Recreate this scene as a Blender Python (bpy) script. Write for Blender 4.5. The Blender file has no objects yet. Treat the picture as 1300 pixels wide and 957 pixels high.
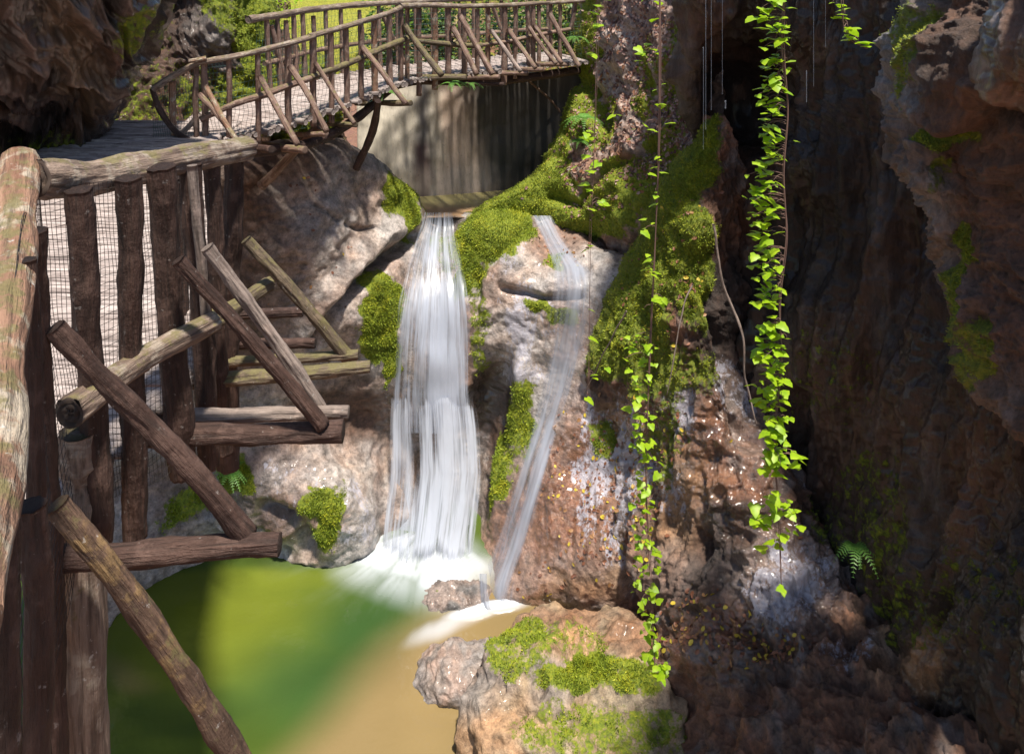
import bpy, math, random
import numpy as np
from mathutils import Vector

random.seed(7)
RNG = np.random.RandomState(11)
scene = bpy.context.scene
COL = scene.collection
R = math.radians

# ------------------------------------------------------------------ camera
CAM_Z, PITCH, F, CX, PPY = 8.45, R(8.0), 900.0, 650.0, 66.0
cam_d = bpy.data.cameras.new('camera')
cam = bpy.data.objects.new('camera', cam_d)
COL.objects.link(cam)
cam.location = (0, 0, CAM_Z)
cam.rotation_euler = (math.pi/2 - PITCH, 0, 0)
cam_d.sensor_width = 36.0
cam_d.lens = F/1300.0*36.0
cam_d.shift_y = -(478.5-PPY)/1300.0
cam_d.clip_start = 0.05
cam_d.clip_end = 500
scene.camera = cam

# ------------------------------------------------------------------ light
SUN_EL, SUN_AZ = R(74), R(-58)      # azimuth measured from +X (right of the gorge) towards +Y
w = bpy.data.worlds.new('World'); scene.world = w; w.use_nodes = True
nt = w.node_tree
sky = nt.nodes.new('ShaderNodeTexSky'); sky.sky_type = 'NISHITA'; sky.sun_disc = False
sky.sun_elevation = SUN_EL; sky.sun_rotation = R(90)-SUN_AZ
bg = nt.nodes['Background']; bg.inputs[1].default_value = 0.09
nt.links.new(sky.outputs[0], bg.inputs[0])
sd = bpy.data.lights.new('sun', 'SUN'); sd.energy = 5.0; sd.angle = R(3.5); sd.color = (1, .94, .84)
sun = bpy.data.objects.new('sun', sd); COL.objects.link(sun)
sdir = Vector((math.cos(SUN_EL)*math.cos(SUN_AZ), math.cos(SUN_EL)*math.sin(SUN_AZ), math.sin(SUN_EL)))
sun.rotation_euler = sdir.to_track_quat('Z', 'Y').to_euler()
sun.location = (0, 0, 30)
vs = scene.view_settings
vs.view_transform = 'Standard'; vs.look = 'None'; vs.gamma = 1; vs.exposure = 0.72; vs.use_curve_mapping = False

# ------------------------------------------------------------------ geometry helpers
def P(px, py, d):
    px = np.asarray(px, float); py = np.asarray(py, float); d = np.asarray(d, float)
    a = (px-CX)/F; b = -(py-PPY)/F
    s, c = math.sin(PITCH), math.cos(PITCH)
    t = d/(b*s+c)
    return np.stack(np.broadcast_arrays(a*t, d, CAM_Z+(b*c-s)*t), -1)

def tanv(py):
    return np.tan(np.arctan((np.asarray(py, float)-PPY)/F)+PITCH)

def PZ(px, py, z):
    return P(px, py, (CAM_Z-z)/tanv(py))

def proj(w):
    s, c = math.sin(PITCH), math.cos(PITCH)
    x = w[..., 0]; y = w[..., 1]; z = w[..., 2]-CAM_Z
    f = y*c - z*s; u = y*s + z*c
    return CX+F*x/f, PPY-F*u/f

_perm = RNG.permutation(256); _perm = np.concatenate([_perm, _perm, _perm])
_g = RNG.normal(size=(256, 3)); _g /= np.linalg.norm(_g, axis=1)[:, None]
def pn(p):
    p = np.asarray(p, float); i = np.floor(p).astype(int); f = p-i; i &= 255
    u = f*f*f*(f*(f*6-15)+10)
    out = 0
    for dx in (0, 1):
        wx = u[:, 0] if dx else 1-u[:, 0]
        hx = _perm[i[:, 0]+dx]
        for dy in (0, 1):
            wy = u[:, 1] if dy else 1-u[:, 1]
            hy = _perm[hx+i[:, 1]+dy]
            for dz in (0, 1):
                wz = u[:, 2] if dz else 1-u[:, 2]
                g = _g[_perm[hy+i[:, 2]+dz]]
                out = out + wx*wy*wz*(g[:, 0]*(f[:, 0]-dx)+g[:, 1]*(f[:, 1]-dy)+g[:, 2]*(f[:, 2]-dz))
    return out*1.6
def fbm(p, f=1, o=4, s=(1, 1, 1), seed=0, gain=.5):
    p = np.asarray(p)*np.array(s)*f+seed*17.31; a = 1; r = 0
    for k in range(o):
        r = r+a*pn(p); p = p*2.03+5.1; a *= gain
    return r
def ridged(p, f=1, o=4, s=(1, 1, 1), seed=0, gain=.5):
    p = np.asarray(p)*np.array(s)*f+seed*13.7; a = 1; r = 0
    for k in range(o):
        r = r+a*(1-2.2*np.abs(pn(p))); p = p*2.07+3.3; a *= gain
    return r-.6
def billow(p, f=1, o=3, s=(1, 1, 1), seed=0, gain=.5):
    return -ridged(p, f, o, s, seed, gain)
def sm(a, b, x):
    t = np.clip((x-a)/(b-a), 0, 1); return t*t*(3-2*t)
def blob(px, py, cx, cy, rx, ry, ang=0, soft=.35):
    a = R(ang); dx = px-cx; dy = py-cy
    u = (dx*math.cos(a)+dy*math.sin(a))/rx; v = (-dx*math.sin(a)+dy*math.cos(a))/ry
    return 1-sm(1-soft, 1+soft, np.sqrt(u*u+v*v))
def blobs(px, py, L):
    m = 0
    for b in L:
        k = b[0]; m = np.maximum(m, k*blob(px, py, *b[1:]))
    return m
def line(px, py, pts, w):
    best = 1e9
    for (x0, y0), (x1, y1) in zip(pts[:-1], pts[1:]):
        dx, dy = x1-x0, y1-y0; L = dx*dx+dy*dy
        t = np.clip(((px-x0)*dx+(py-y0)*dy)/L, 0, 1)
        best = np.minimum(best, np.hypot(px-x0-t*dx, py-y0-t*dy))
    return np.exp(-(best/w)**2)

def rbf(ctrl, c=35.0):
    A = np.array(ctrl, float); X = A[:, :2]; n = len(A)
    def k(X, Y): return np.sqrt(((X[:, None]-Y[None])**2).sum(-1)+c*c)/100
    K = k(X, X)-np.eye(n)*.02; Q = np.c_[np.ones(n), X/500]
    M = np.block([[K, Q], [Q.T, np.zeros((3, 3))]])
    sol = np.linalg.solve(M, np.r_[A[:, 2], 0, 0, 0])
    def f(px, py):
        sh = px.shape; Z = np.c_[px.ravel(), py.ravel()]; out = np.zeros(len(Z))
        for i in range(0, len(Z), 40000):
            z = Z[i:i+40000]
            out[i:i+40000] = k(z, X)@sol[:n]+np.c_[np.ones(len(z)), z/500]@sol[n:]
        return out.reshape(sh)
    return f

def mesh_obj(name, verts, faces, mat=None, parent=None, smooth=True, attrs=None):
    me = bpy.data.meshes.new(name)
    verts = np.asarray(verts, float).reshape(-1, 3)
    faces = np.asarray(faces)
    if faces.ndim == 2:
        k = faces.shape[1]; n = len(faces)
        me.vertices.add(len(verts)); me.vertices.foreach_set('co', verts.ravel())
        me.loops.add(n*k); me.loops.foreach_set('vertex_index', faces.ravel().astype(np.int32))
        me.polygons.add(n); me.polygons.foreach_set('loop_start', np.arange(0, n*k, k, dtype=np.int32))
        me.update(calc_edges=True)
    else:
        me.from_pydata(verts.tolist(), [], [list(f) for f in faces])
    if smooth: me.shade_smooth()
    for an, (kind, val) in (attrs or {}).items():
        a = me.attributes.new(an, kind, 'POINT')
        if kind == 'FLOAT': a.data.foreach_set('value', np.asarray(val, float).ravel())
        elif kind == 'FLOAT_COLOR':
            v = np.asarray(val, float).reshape(-1, 3); a.data.foreach_set('color', np.c_[v, np.ones(len(v))].ravel())
        else: a.data.foreach_set('vector', np.asarray(val, float).ravel())
    o = bpy.data.objects.new(name, me); COL.objects.link(o)
    if mat: me.materials.append(mat)
    if parent: o.parent = parent
    return o

def tag(o, label=None, cat=None, group=None, kind=None):
    if label: o['label'] = label
    if cat: o['category'] = cat
    if group: o['group'] = group
    if kind: o['kind'] = kind
    return o
def empty(name, loc, label, cat, group=None):
    o = bpy.data.objects.new(name, None); COL.objects.link(o); o.location = loc; o.empty_display_size = .2
    bpy.context.view_layer.update()
    return tag(o, label, cat, group)
def adopt(ch, parent):
    ch.parent = parent; ch.matrix_parent_inverse = parent.matrix_world.inverted(); return ch

def gridfaces(nr, nc, closed=False):
    r = np.arange(nr-1)[:, None]; c = np.arange(nc-1 if not closed else nc)[None]
    c2 = (c+1) % nc
    return np.stack([r*nc+c, r*nc+c2, (r+1)*nc+c2, (r+1)*nc+c], -1).reshape(-1, 4)

def grid_normals(W):
    du = np.gradient(W, axis=1); dv = np.gradient(W, axis=0)
    n = np.cross(du, dv); l = np.linalg.norm(n, axis=-1, keepdims=True); l[l == 0] = 1
    n = n/l
    # towards the camera
    c = np.array([0, 0, CAM_Z])-W
    s = np.sign((n*c).sum(-1).mean()) or 1
    return n*s

def curve1(tab, x):
    t = np.array(tab, float); return np.interp(x, t[:, 0], t[:, 1])

def build_body(name, mat, ctrl, edges, span, nu, nv, disp, paint, mode='rows', wrap='', wrapd=1.2, rnd=22, rdepth=.35, kind='structure', label=None, cat=None, sheen_paint=None):
    """edges: table of (t, lo, hi): per row py the px ends (mode rows) or per column px the py ends (mode cols)"""
    e = np.array(edges, float)
    t = np.linspace(span[0], span[1], nv if mode == 'rows' else nu)
    lo = np.interp(t, e[:, 0], e[:, 1]); hi = np.interp(t, e[:, 0], e[:, 2])
    k = np.ones(9)/9
    def smo(a):
        p = np.pad(a, 4, mode='edge'); return np.convolve(p, k, 'valid')
    lo, hi = smo(lo), smo(hi)
    if mode == 'rows':
        u = np.linspace(0, 1, nu)[None]
        PX = lo[:, None]+(hi-lo)[:, None]*u; PY = np.repeat(t[:, None], nu, 1)
        dl, dh = PX-lo[:, None], hi[:, None]-PX
    else:
        u = np.linspace(0, 1, nv)[:, None]
        PY = lo[None]+(hi-lo)[None]*u; PX = np.repeat(t[None], nv, 0)
        dl, dh = PY-lo[None], hi[None]-PY
    D = rbf(ctrl)(PX, PY)
    def rr(dist):
        q = np.clip(1-dist/rnd, 0, .995); return rdepth*(1-np.sqrt(1-q*q))
    if 'l' in wrap: D = D+rr(dl)
    if 'h' in wrap: D = D+rr(dh)
    # wrap back
    n = 14; ks = (np.arange(1, n+1)/n)**1.5
    def ext(px, py, d, side):
        out = []
        for kk in ks: out.append((px, py, d+kk*wrapd))
        return out
    ax = 1 if mode == 'rows' else 0
    def cat_(A, col, first):
        col = np.expand_dims(col, ax)
        return np.concatenate([col, A] if first else [A, col], axis=ax)
    for ch, idx in (('l', 0), ('h', -1)):
        if ch in wrap:
            ex, ey, ed = (np.take(A, idx, axis=ax).copy() for A in (PX, PY, D))
            for kk in ks:
                sgn = 1 if ch == 'l' else -1
                if mode == 'rows': nx, ny = ex+sgn*kk*14, ey
                else: nx, ny = ex, ey+sgn*kk*6
                PX = cat_(PX, nx, idx == 0); PY = cat_(PY, ny, idx == 0); D = cat_(D, ed+kk*wrapd, idx == 0)
    W = P(PX, PY, D); N = grid_normals(W)
    for _ in range(3):
        Np = np.pad(N, ((2, 2), (2, 2), (0, 0)), mode='edge')
        N = sum(Np[i:i+N.shape[0], j:j+N.shape[1]] for i in (0, 2, 4) for j in (0, 2, 4))
        N = N/np.maximum(np.linalg.norm(N, axis=-1, keepdims=True), 1e-6)
    fade = np.ones(W.shape[:2]); kf = 1-.85*ks
    if mode == 'rows':
        if 'l' in wrap: fade[:, :n] *= kf[::-1][None]
        if 'h' in wrap: fade[:, -n:] *= kf[None]
    else:
        if 'l' in wrap: fade[:n] *= kf[::-1][:, None]
        if 'h' in wrap: fade[-n:] *= kf[:, None]
    nr, nc = W.shape[:2]
    Wf = W.reshape(-1, 3); px, py = PX.ravel(), PY.ravel()
    dd = disp(Wf, px, py)*fade.ravel()
    V = Wf+N.reshape(-1, 3)*dd[:, None]
    n1 = fbm(Wf, 2.2, 3, seed=3)*14
    n2 = fbm(Wf, 2.2, 3, seed=9)*14
    col, moss, wet = paint(V, px+n1, py+n2, dd)
    o = mesh_obj(name, V, gridfaces(nr, nc), mat, attrs={'col': ('FLOAT_COLOR', col), 'moss': ('FLOAT', moss), 'wet': ('FLOAT', wet), 'sheen_paint': ('FLOAT', blobs(px+n1, py+n2, sheen_paint) if sheen_paint else px*0)})
    if kind: o['kind'] = kind
    if label: tag(o, label, cat)
    o_data[name] = (V.reshape(nr, nc, 3), PX, PY, grid_normals(V.reshape(nr, nc, 3)))
    return o
o_data = {}

# ------------------------------------------------------------------ materials
def mat(name):
    m = bpy.data.materials.new(name); m.use_nodes = True; t = m.node_tree
    return m, t, t.nodes, t.links, t.nodes['Principled BSDF']
def noise(N, L, vec, scale, detail=6, rough=.6):
    n = N.new('ShaderNodeTexNoise'); n.inputs['Scale'].default_value = scale; n.inputs['Detail'].default_value = detail
    n.inputs['Roughness'].default_value = rough
    if vec is not None: L.new(vec, n.inputs['Vector'])
    return n.outputs['Fac']
def mapr(N, L, v, a, b, c, d, clamp=True):
    n = N.new('ShaderNodeMapRange'); n.clamp = clamp
    for i, x in enumerate((a, b, c, d)): n.inputs[i+1].default_value = x
    L.new(v, n.inputs[0]); return n.outputs[0]
def math_(N, L, op, a, b):
    n = N.new('ShaderNodeMath'); n.operation = op
    for i, x in enumerate((a, b)):
        if isinstance(x, (int, float)): n.inputs[i].default_value = x
        else: L.new(x, n.inputs[i])
    return n.outputs[0]
def mix(N, L, f, a, b, mode='MIX'):
    n = N.new('ShaderNodeMix'); n.data_type = 'RGBA'; n.blend_type = mode
    for i, x in ((0, f), (6, a), (7, b)):
        if isinstance(x, (int, float)): n.inputs[i].default_value = x
        elif isinstance(x, tuple): n.inputs[i].default_value = (*x, 1)
        else: L.new(x, n.inputs[i])
    return n.outputs[2]
def attr(N, name):
    n = N.new('ShaderNodeAttribute'); n.attribute_name = name; return n

def rock_material(name, bump=.6, bscale=9, strata=(1, 1, 1), spec=.5, rough=.8, ridge=.03, moss_cols=((.05, .08, .006), (.16, .20, .01), (.33, .31, .015))):
    m, t, N, L, B = mat(name)
    g = N.new('ShaderNodeNewGeometry')
    mp = N.new('ShaderNodeMapping'); mp.inputs['Scale'].default_value = strata
    L.new(g.outputs['Position'], mp.inputs[0]); v = mp.outputs[0]
    pos = g.outputs['Position']
    n1 = noise(N, L, v, bscale, 10, .7); n2 = noise(N, L, v, bscale*.22, 5, .6); n3 = noise(N, L, pos, 45, 4, .7)
    nm = noise(N, L, pos, 11, 9, .75)
    ca = attr(N, 'col'); ma = attr(N, 'moss'); wa = attr(N, 'wet')
    n4 = noise(N, L, v, bscale*3.1, 8, .75)
    var = math_(N, L, 'MULTIPLY', mapr(N, L, n1, .32, .68, .35, 1.6), mapr(N, L, n4, .3, .7, .72, 1.22))
    c = mix(N, L, 1.0, ca.outputs['Color'], var, 'MULTIPLY')
    c = mix(N, L, mapr(N, L, n2, .42, .62, 0, .45), c, mix(N, L, 1.0, c, (1.2, .85, .6), 'MULTIPLY'))
    c = mix(N, L, mapr(N, L, n3, .52, .72, 0, .6), c, mix(N, L, 1.0, c, (.35, .33, .33), 'MULTIPLY'))
    # pale lavender patches: silvery wet sheen painted into the colour where water trickles
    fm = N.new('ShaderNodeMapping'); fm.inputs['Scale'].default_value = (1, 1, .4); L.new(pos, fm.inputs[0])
    fn = math_(N, L, 'ADD', attr(N, 'sheen_paint').outputs['Fac'], mapr(N, L, math_(N, L, 'ADD', math_(N, L, 'MULTIPLY', noise(N, L, fm.outputs[0], 20, 6, .8), .6), math_(N, L, 'MULTIPLY', noise(N, L, fm.outputs[0], 4, 3, .6), .4)), .35, .65, -.85, .3, False))
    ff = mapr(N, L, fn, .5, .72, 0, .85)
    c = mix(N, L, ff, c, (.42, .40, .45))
    # moss colour
    r = N.new('ShaderNodeValToRGB'); L.new(noise(N, L, pos, 26, 8, .75), r.inputs[0])
    e = r.color_ramp.elements; e[0].position = .32; e[0].color = (*moss_cols[0], 1); e[1].position = .7; e[1].color = (*moss_cols[2], 1)
    x = e.new(.5); x.color = (*moss_cols[1], 1)
    mm = math_(N, L, 'ADD', ma.outputs['Fac'], mapr(N, L, nm, .25, .75, -.55, .55, False))
    mf = mapr(N, L, mm, .42, .6, 0, 1)
    c = mix(N, L, mf, c, r.outputs[0])
    L.new(c, B.inputs['Base Color'])
    wf = math_(N, L, 'MULTIPLY', wa.outputs['Fac'], mapr(N, L, n2, .3, .6, .4, 1))
    wf = math_(N, L, 'MULTIPLY', wf, mapr(N, L, mf, 0, 1, 1, .25))
    L.new(mapr(N, L, wf, 0, 1, rough, .16), B.inputs['Roughness'])
    B.inputs['Specular IOR Level'].default_value = spec
    L.new(mapr(N, L, wf, .2, .8, 0, 1), B.inputs['Coat Weight']); B.inputs['Coat Roughness'].default_value = .12
    h = math_(N, L, 'ADD', math_(N, L, 'MULTIPLY', n1, .09), math_(N, L, 'MULTIPLY', n3, .01))
    h = math_(N, L, 'ADD', h, math_(N, L, 'MULTIPLY', n4, .035))
    rg = N.new('ShaderNodeTexNoise'); rg.noise_type = 'RIDGED_MULTIFRACTAL'; rg.inputs['Scale'].default_value = bscale*.75; rg.inputs['Detail'].default_value = 8
    rg.inputs['Roughness'].default_value = .55; rg.inputs['Distortion'].default_value = .4; L.new(v, rg.inputs['Vector'])
    rf = mapr(N, L, rg.outputs['Fac'], .1, 1.6, 0, 1)
    h = math_(N, L, 'ADD', h, math_(N, L, 'MULTIPLY', rf, ridge))
    mh = math_(N, L, 'MULTIPLY', math_(N, L, 'MULTIPLY', noise(N, L, pos, 60, 5, .8), .05), mf)
    h = math_(N, L, 'ADD', h, mh)
    b = N.new('ShaderNodeBump'); b.inputs['Strength'].default_value = bump; b.inputs['Distance'].default_value = 1.0
    L.new(h, b.inputs['Height']); L.new(b.outputs[0], B.inputs['Normal'])
    return m
M_rock = rock_material('pale_limestone', .5, 8, ridge=.02)
M_dark = rock_material('dark_wet_rock', .75, 5, (1.3, 1.3, .3), .4, .7, .10)
M_flute = rock_material('fluted_rock', .5, 7, (1.2, 1.2, .2), .45, .6)
M_slab = rock_material('wet_brown_rock', .75, 9, (1.2, 1.2, .45), .6, .75, .06)

def wood_material(name, c1, c2, c3, moss=0.0, bump=.7, peel=.35):
    m, t, N, L, B = mat(name)
    a = attr(N, 'lc')
    mp = N.new('ShaderNodeMapping'); mp.inputs['Scale'].default_value = (14, 14, 1.6); L.new(a.outputs['Vector'], mp.inputs[0])
    mp2 = N.new('ShaderNodeMapping'); mp2.inputs['Scale'].default_value = (60, 60, 5); L.new(a.outputs['Vector'], mp2.inputs[0])
    n1 = noise(N, L, mp.outputs[0], 1, 7, .7); n2 = noise(N, L, mp2.outputs[0], 1, 5, .6); n3 = noise(N, L, a.outputs['Vector'], 9, 5, .65)
    c = mix(N, L, mapr(N, L, n1, .36, .62, 0, 1), c1, c2)
    c = mix(N, L, mapr(N, L, n3, .52, .6, 0, peel*2), c, c3)
    flk = noise(N, L, a.outputs['Vector'], 34, 4, .6)
    c = mix(N, L, mapr(N, L, flk, .66, .70, 0, peel*1.6), c, (.5, .46, .42))
    mp3 = N.new('ShaderNodeMapping'); mp3.inputs['Scale'].default_value = (22, 22, 2.2); L.new(a.outputs['Vector'], mp3.inputs[0])
    ck = N.new('ShaderNodeTexNoise'); ck.noise_type = 'RIDGED_MULTIFRACTAL'; ck.inputs['Scale'].default_value = 1; ck.inputs['Detail'].default_value = 6; ck.inputs['Distortion'].default_value = .5
    L.new(mp3.outputs[0], ck.inputs['Vector']); ckf = mapr(N, L, ck.outputs['Fac'], .75, 1.35, 0, 1)
    c = mix(N, L, math_(N, L, 'MULTIPLY', ckf, .85), c, (.014, .009, .007))
    c = mix(N, L, mapr(N, L, n2, .3, .5, .75, 0), c, (.02, .013, .01))
    g = N.new('ShaderNodeNewGeometry'); s = N.new('ShaderNodeSeparateXYZ'); L.new(g.outputs['Normal'], s.inputs[0])
    if moss:
        mm = math_(N, L, 'ADD', mapr(N, L, s.outputs['Z'], -.2, .9, 0, .6), mapr(N, L, noise(N, L, g.outputs['Position'], 14, 6, .7), .3, .7, -.5, .5, False))
        mf = mapr(N, L, mm, .56-moss, .86-moss, 0, .85)
        c = mix(N, L, mf, c, mix(N, L, noise(N, L, g.outputs['Position'], 60, 3, .6), (.10, .085, .03), (.21, .175, .075)))
    L.new(c, B.inputs['Base Color']); B.inputs['Roughness'].default_value = .72
    B.inputs['Specular IOR Level'].default_value = .35
    h = math_(N, L, 'ADD', math_(N, L, 'MULTIPLY', n1, .03), math_(N, L, 'MULTIPLY', n2, .016))
    h = math_(N, L, 'ADD', h, math_(N, L, 'MULTIPLY', n3, .012))
    h = math_(N, L, 'SUBTRACT', h, math_(N, L, 'MULTIPLY', ckf, .012))
    b = N.new('ShaderNodeBump'); b.inputs['Strength'].default_value = bump; b.inputs['Distance'].default_value = 1
    L.new(h, b.inputs['Height']); L.new(b.outputs[0], B.inputs['Normal'])
    return m
W_bark = wood_material('dark_bark', (.03, .015, .011), (.085, .046, .034), (.15, .09, .07), 0, 1.0, .2)
W_rail = wood_material('weathered_rail', (.12, .08, .06), (.3, .22, .17), (.36, .3, .24), .12, .9, .35)
W_grey = wood_material('grey_stripped_wood', (.16, .12, .10), (.33, .26, .22), (.4, .3, .25), 0, .7, .3)
W_moss = wood_material('mossy_wood', (.06, .042, .025), (.16, .12, .08), (.25, .18, .12), .3, .8, .3)
W_brown = wood_material('mossy_brown_bark', (.05, .03, .02), (.15, .09, .06), (.30, .19, .08), .15, 1.0, .3)
W_red = wood_material('ochre_peeled_bark', (.16, .075, .045), (.34, .2, .13), (.4, .33, .25), .08, 1.0, .5)
W_deck = wood_material('sun_bleached_poles', (.22, .17, .15), (.45, .38, .35), (.5, .42, .38), 0, .6, .3)
W_far = wood_material('brown_pole_wood', (.12, .07, .05), (.27, .17, .13), (.33, .24, .19), .1, .8, .3)

m_end, t, N, L, B = mat('cut_log_end')
B.inputs['Base Color'].default_value = (.06, .04, .03, 1); B.inputs['Roughness'].default_value = .9
m_wire, t, N, L, B = mat('netting_wire')
B.inputs['Base Color'].default_value = (.06, .12, .10, 1); B.inputs['Roughness'].default_value = .5; B.inputs['Metallic'].default_value = .3
m_dwire, t, N, L, B = mat('rusty_wire')
B.inputs['Base Color'].default_value = (.05, .04, .035, 1); B.inputs['Roughness'].default_value = .6; B.inputs['Metallic'].default_value = .3

def leaf_material(name, c1, c2, trans=.5):
    m, t, N, L, B = mat(name)
    g = N.new('ShaderNodeNewGeometry')
    c = mix(N, L, mapr(N, L, noise(N, L, g.outputs['Position'], 25, 3, .6), .3, .7, 0, 1), c1, c2)
    L.new(c, B.inputs['Base Color']); B.inputs['Roughness'].default_value = .45
    tr = N.new('ShaderNodeBsdfTranslucent'); L.new(c, tr.inputs[0])
    mx = N.new('ShaderNodeMixShader'); mx.inputs[0].default_value = trans
    L.new(B.outputs[0], mx.inputs[1]); L.new(tr.outputs[0], mx.inputs[2])
    L.new(mx.outputs[0], N['Material Output'].inputs[0])
    return m
M_leaf = leaf_material('vine_leaf', (.22, .42, .008), (.44, .6, .02), .5)
M_leaf2 = leaf_material('shrub_leaf', (.04, .10, .015), (.16, .26, .03), .4)
M_fern = leaf_material('fern_leaf', (.10, .26, .05), (.22, .42, .08), .4)
m_stem, t, N, L, B = mat('vine_stem'); B.inputs['Base Color'].default_value = (.16, .09, .07, 1); B.inputs['Roughness'].default_value = .8

def litter_material(name, stops):
    m, t, N, L, B = mat(name)
    a = attr(N, 'rnd'); r = N.new('ShaderNodeValToRGB'); r.color_ramp.interpolation = 'CONSTANT'
    e = r.color_ramp.elements
    e[0].position = 0; e[0].color = (*stops[0], 1); e[1].position = 1/len(stops); e[1].color = (*stops[1], 1)
    for i, s in enumerate(stops[2:]): x = e.new((i+2)/len(stops)); x.color = (*s, 1)
    L.new(a.outputs['Fac'], r.inputs[0]); L.new(r.outputs[0], B.inputs['Base Color']); B.inputs['Roughness'].default_value = .55
    return m
M_litter = litter_material('dead_leaves', [(.16, .07, .05), (.30, .17, .12), (.09, .04, .035), (.38, .25, .2), (.22, .1, .05)])
M_ylitter = litter_material('yellow_fallen_leaves', [(.45, .33, .03), (.2, .08, .04), (.12, .05, .03), (.26, .13, .05), (.16, .06, .03)])

# ------------------------------------------------------------------ colour palette
PALE = np.array([.37, .33, .305]); PINK = np.array([.30, .235, .205]); BROWN = np.array([.19, .095, .055]); UMBER = np.array([.09, .05, .033])
DARK = np.array([.022, .017, .015]); GREY = np.array([.24, .22, .21]); OCHRE = np.array([.36, .22, .12]); TAN = np.array([.42, .33, .22])
def lay(base, *layers):
    c = base
    for colr, m in layers: c = c*(1-m[:, None])+colr*m[:, None]
    return c
def full(px, colr): return np.repeat(np.array(colr)[None], len(px), 0)

# ------------------------------------------------------------------ ROCK BODIES
# headwall: left bank, the lip, the rock between the two streams and the wet slab
HW = [(100,190,9.5),(300,190,9.2),(440,170,10),(330,330,8.9),(420,300,9.3),(500,240,10.5),(530,270,11.0),(450,400,9.35),(390,460,9.2),(490,345,10.0),(480,450,9.7),(330,450,9.0),
 (430,530,9.7),(300,560,9.1),(300,620,8.9),(400,620,8.8),(465,640,9.0),(470,700,8.95),(200,690,8.7),(200,745,8.45),(350,705,8.95),(140,790,7.95),(60,850,7.3),(60,500,9),
 (110,860,7.25),(200,830,8.7),(350,830,8.9),(550,830,9.3),(640,830,8.6),(740,830,8.2),(800,830,8.0),
 (560,282,11.5),(548,310,11.0),(545,350,10.55),(550,430,10.05),(550,495,9.85),(550,525,10.2),(550,610,10.2),(550,700,10.0),(510,610,9.95),
 (600,380,10.1),(612,480,10.0),(625,560,9.8),(620,640,9.35),(612,710,9.0),
 (600,285,11.0),(640,290,10.7),(690,290,10.9),(640,350,10.15),(665,365,9.95),(660,440,9.85),(650,520,9.75),(700,440,9.7),(720,330,10.2),(725,352,9.85),(755,350,9.8),
 (700,520,9.4),(680,600,9.0),(655,700,8.6),(630,765,8.25),(720,600,8.9),(760,500,9.2),(800,600,8.6),(780,700,8.0),(700,760,8.15),(740,770,8.0),(800,345,9.7),(800,450,9.3),(700,285,11.2)]
hw_top = [(60,190),(300,190),(440,176),(470,196),(490,212),(515,236),(530,248),(537,272),(545,281),(573,281),(580,274),(600,268),(640,274),(690,273),(702,280),(735,292),(760,318),(830,345)]
hx = np.array([p[0] for p in hw_top])
def hw_disp(W, px, py):
    d = .10*(1-.8*blob(px, py, 500, 190, 40, 40, 0, .6))*fbm(W, .9, 3, seed=1)+(.04-.025*sm(600, 660, px))*ridged(W, 1.7, 4, (1, 1, 1.3), 2)+.012*fbm(W, 7, 4, seed=5)+.006*ridged(W, 9, 3, seed=6)
    d *= 1-.75*blob(px, py, 550, 390, 55, 130)      # smooth dome under the fall
    crack = line(px, py, [(395,440),(415,405),(445,372),(478,340),(505,318),(528,296)], 8)
    d -= .28*crack
    d += .16*line(px, py, [(390,420),(440,350),(485,305),(520,285)], 16)
    d -= .14*line(px, py, [(640,367),(665,372),(690,380),(735,377)], 4.5)
    d += .05*line(px, py, [(640,355),(690,368),(735,364)], 8)
    d -= .10*line(px, py, [(692,272),(672,292),(648,318),(610,356),(604,400)], 5)
    d -= .32*blob(px, py, 625, 515, 26, 60, 10, .5)+.22*blob(px, py, 600, 610, 20, 60, 0, .5)
    d += .22*blob(px, py, 655, 500, 14, 50, 15, .6)
    d -= .18*line(px, py, [(340,640),(370,655),(395,690)], 9)
    d -= .1*line(px, py, [(440,285),(460,292),(475,290)], 3)+.08*line(px, py, [(400,262),(430,280)], 3)
    d += .3*blob(px, py, 512, 640, 16, 55, 0, .6)
    d += .25*blob(px, py, 640, 315, 45, 38, -30, .7)
    # wet slab flutes running down
    s = blob(px, py, 745, 640, 70, 150, 20, .5)
    d += s*.035*ridged(np.c_[px*.9-py*.35*0+W[:, 0]*0, py*.12, px*0], .035, 3, seed=8)
    return d
HWM = [(1,512,258,22,42,-10),(1,480,400,26,58,5,.3),(.95,497,440,14,50,0),(1,625,300,58,40,-25),(1,596,345,26,40,20),(.8,700,395,40,10,10),
 (.8,415,650,26,42,0),(.75,300,600,22,24,0),(.7,700,330,12,14),(.85,626,600,14,55,5),(.8,655,535,16,55,15),(.6,640,560,20,60,0),(.6,250,640,60,20,-20),(.65,770,560,20,30),(.5,610,420,14,60),(.5,560,320,15,30)]
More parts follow.
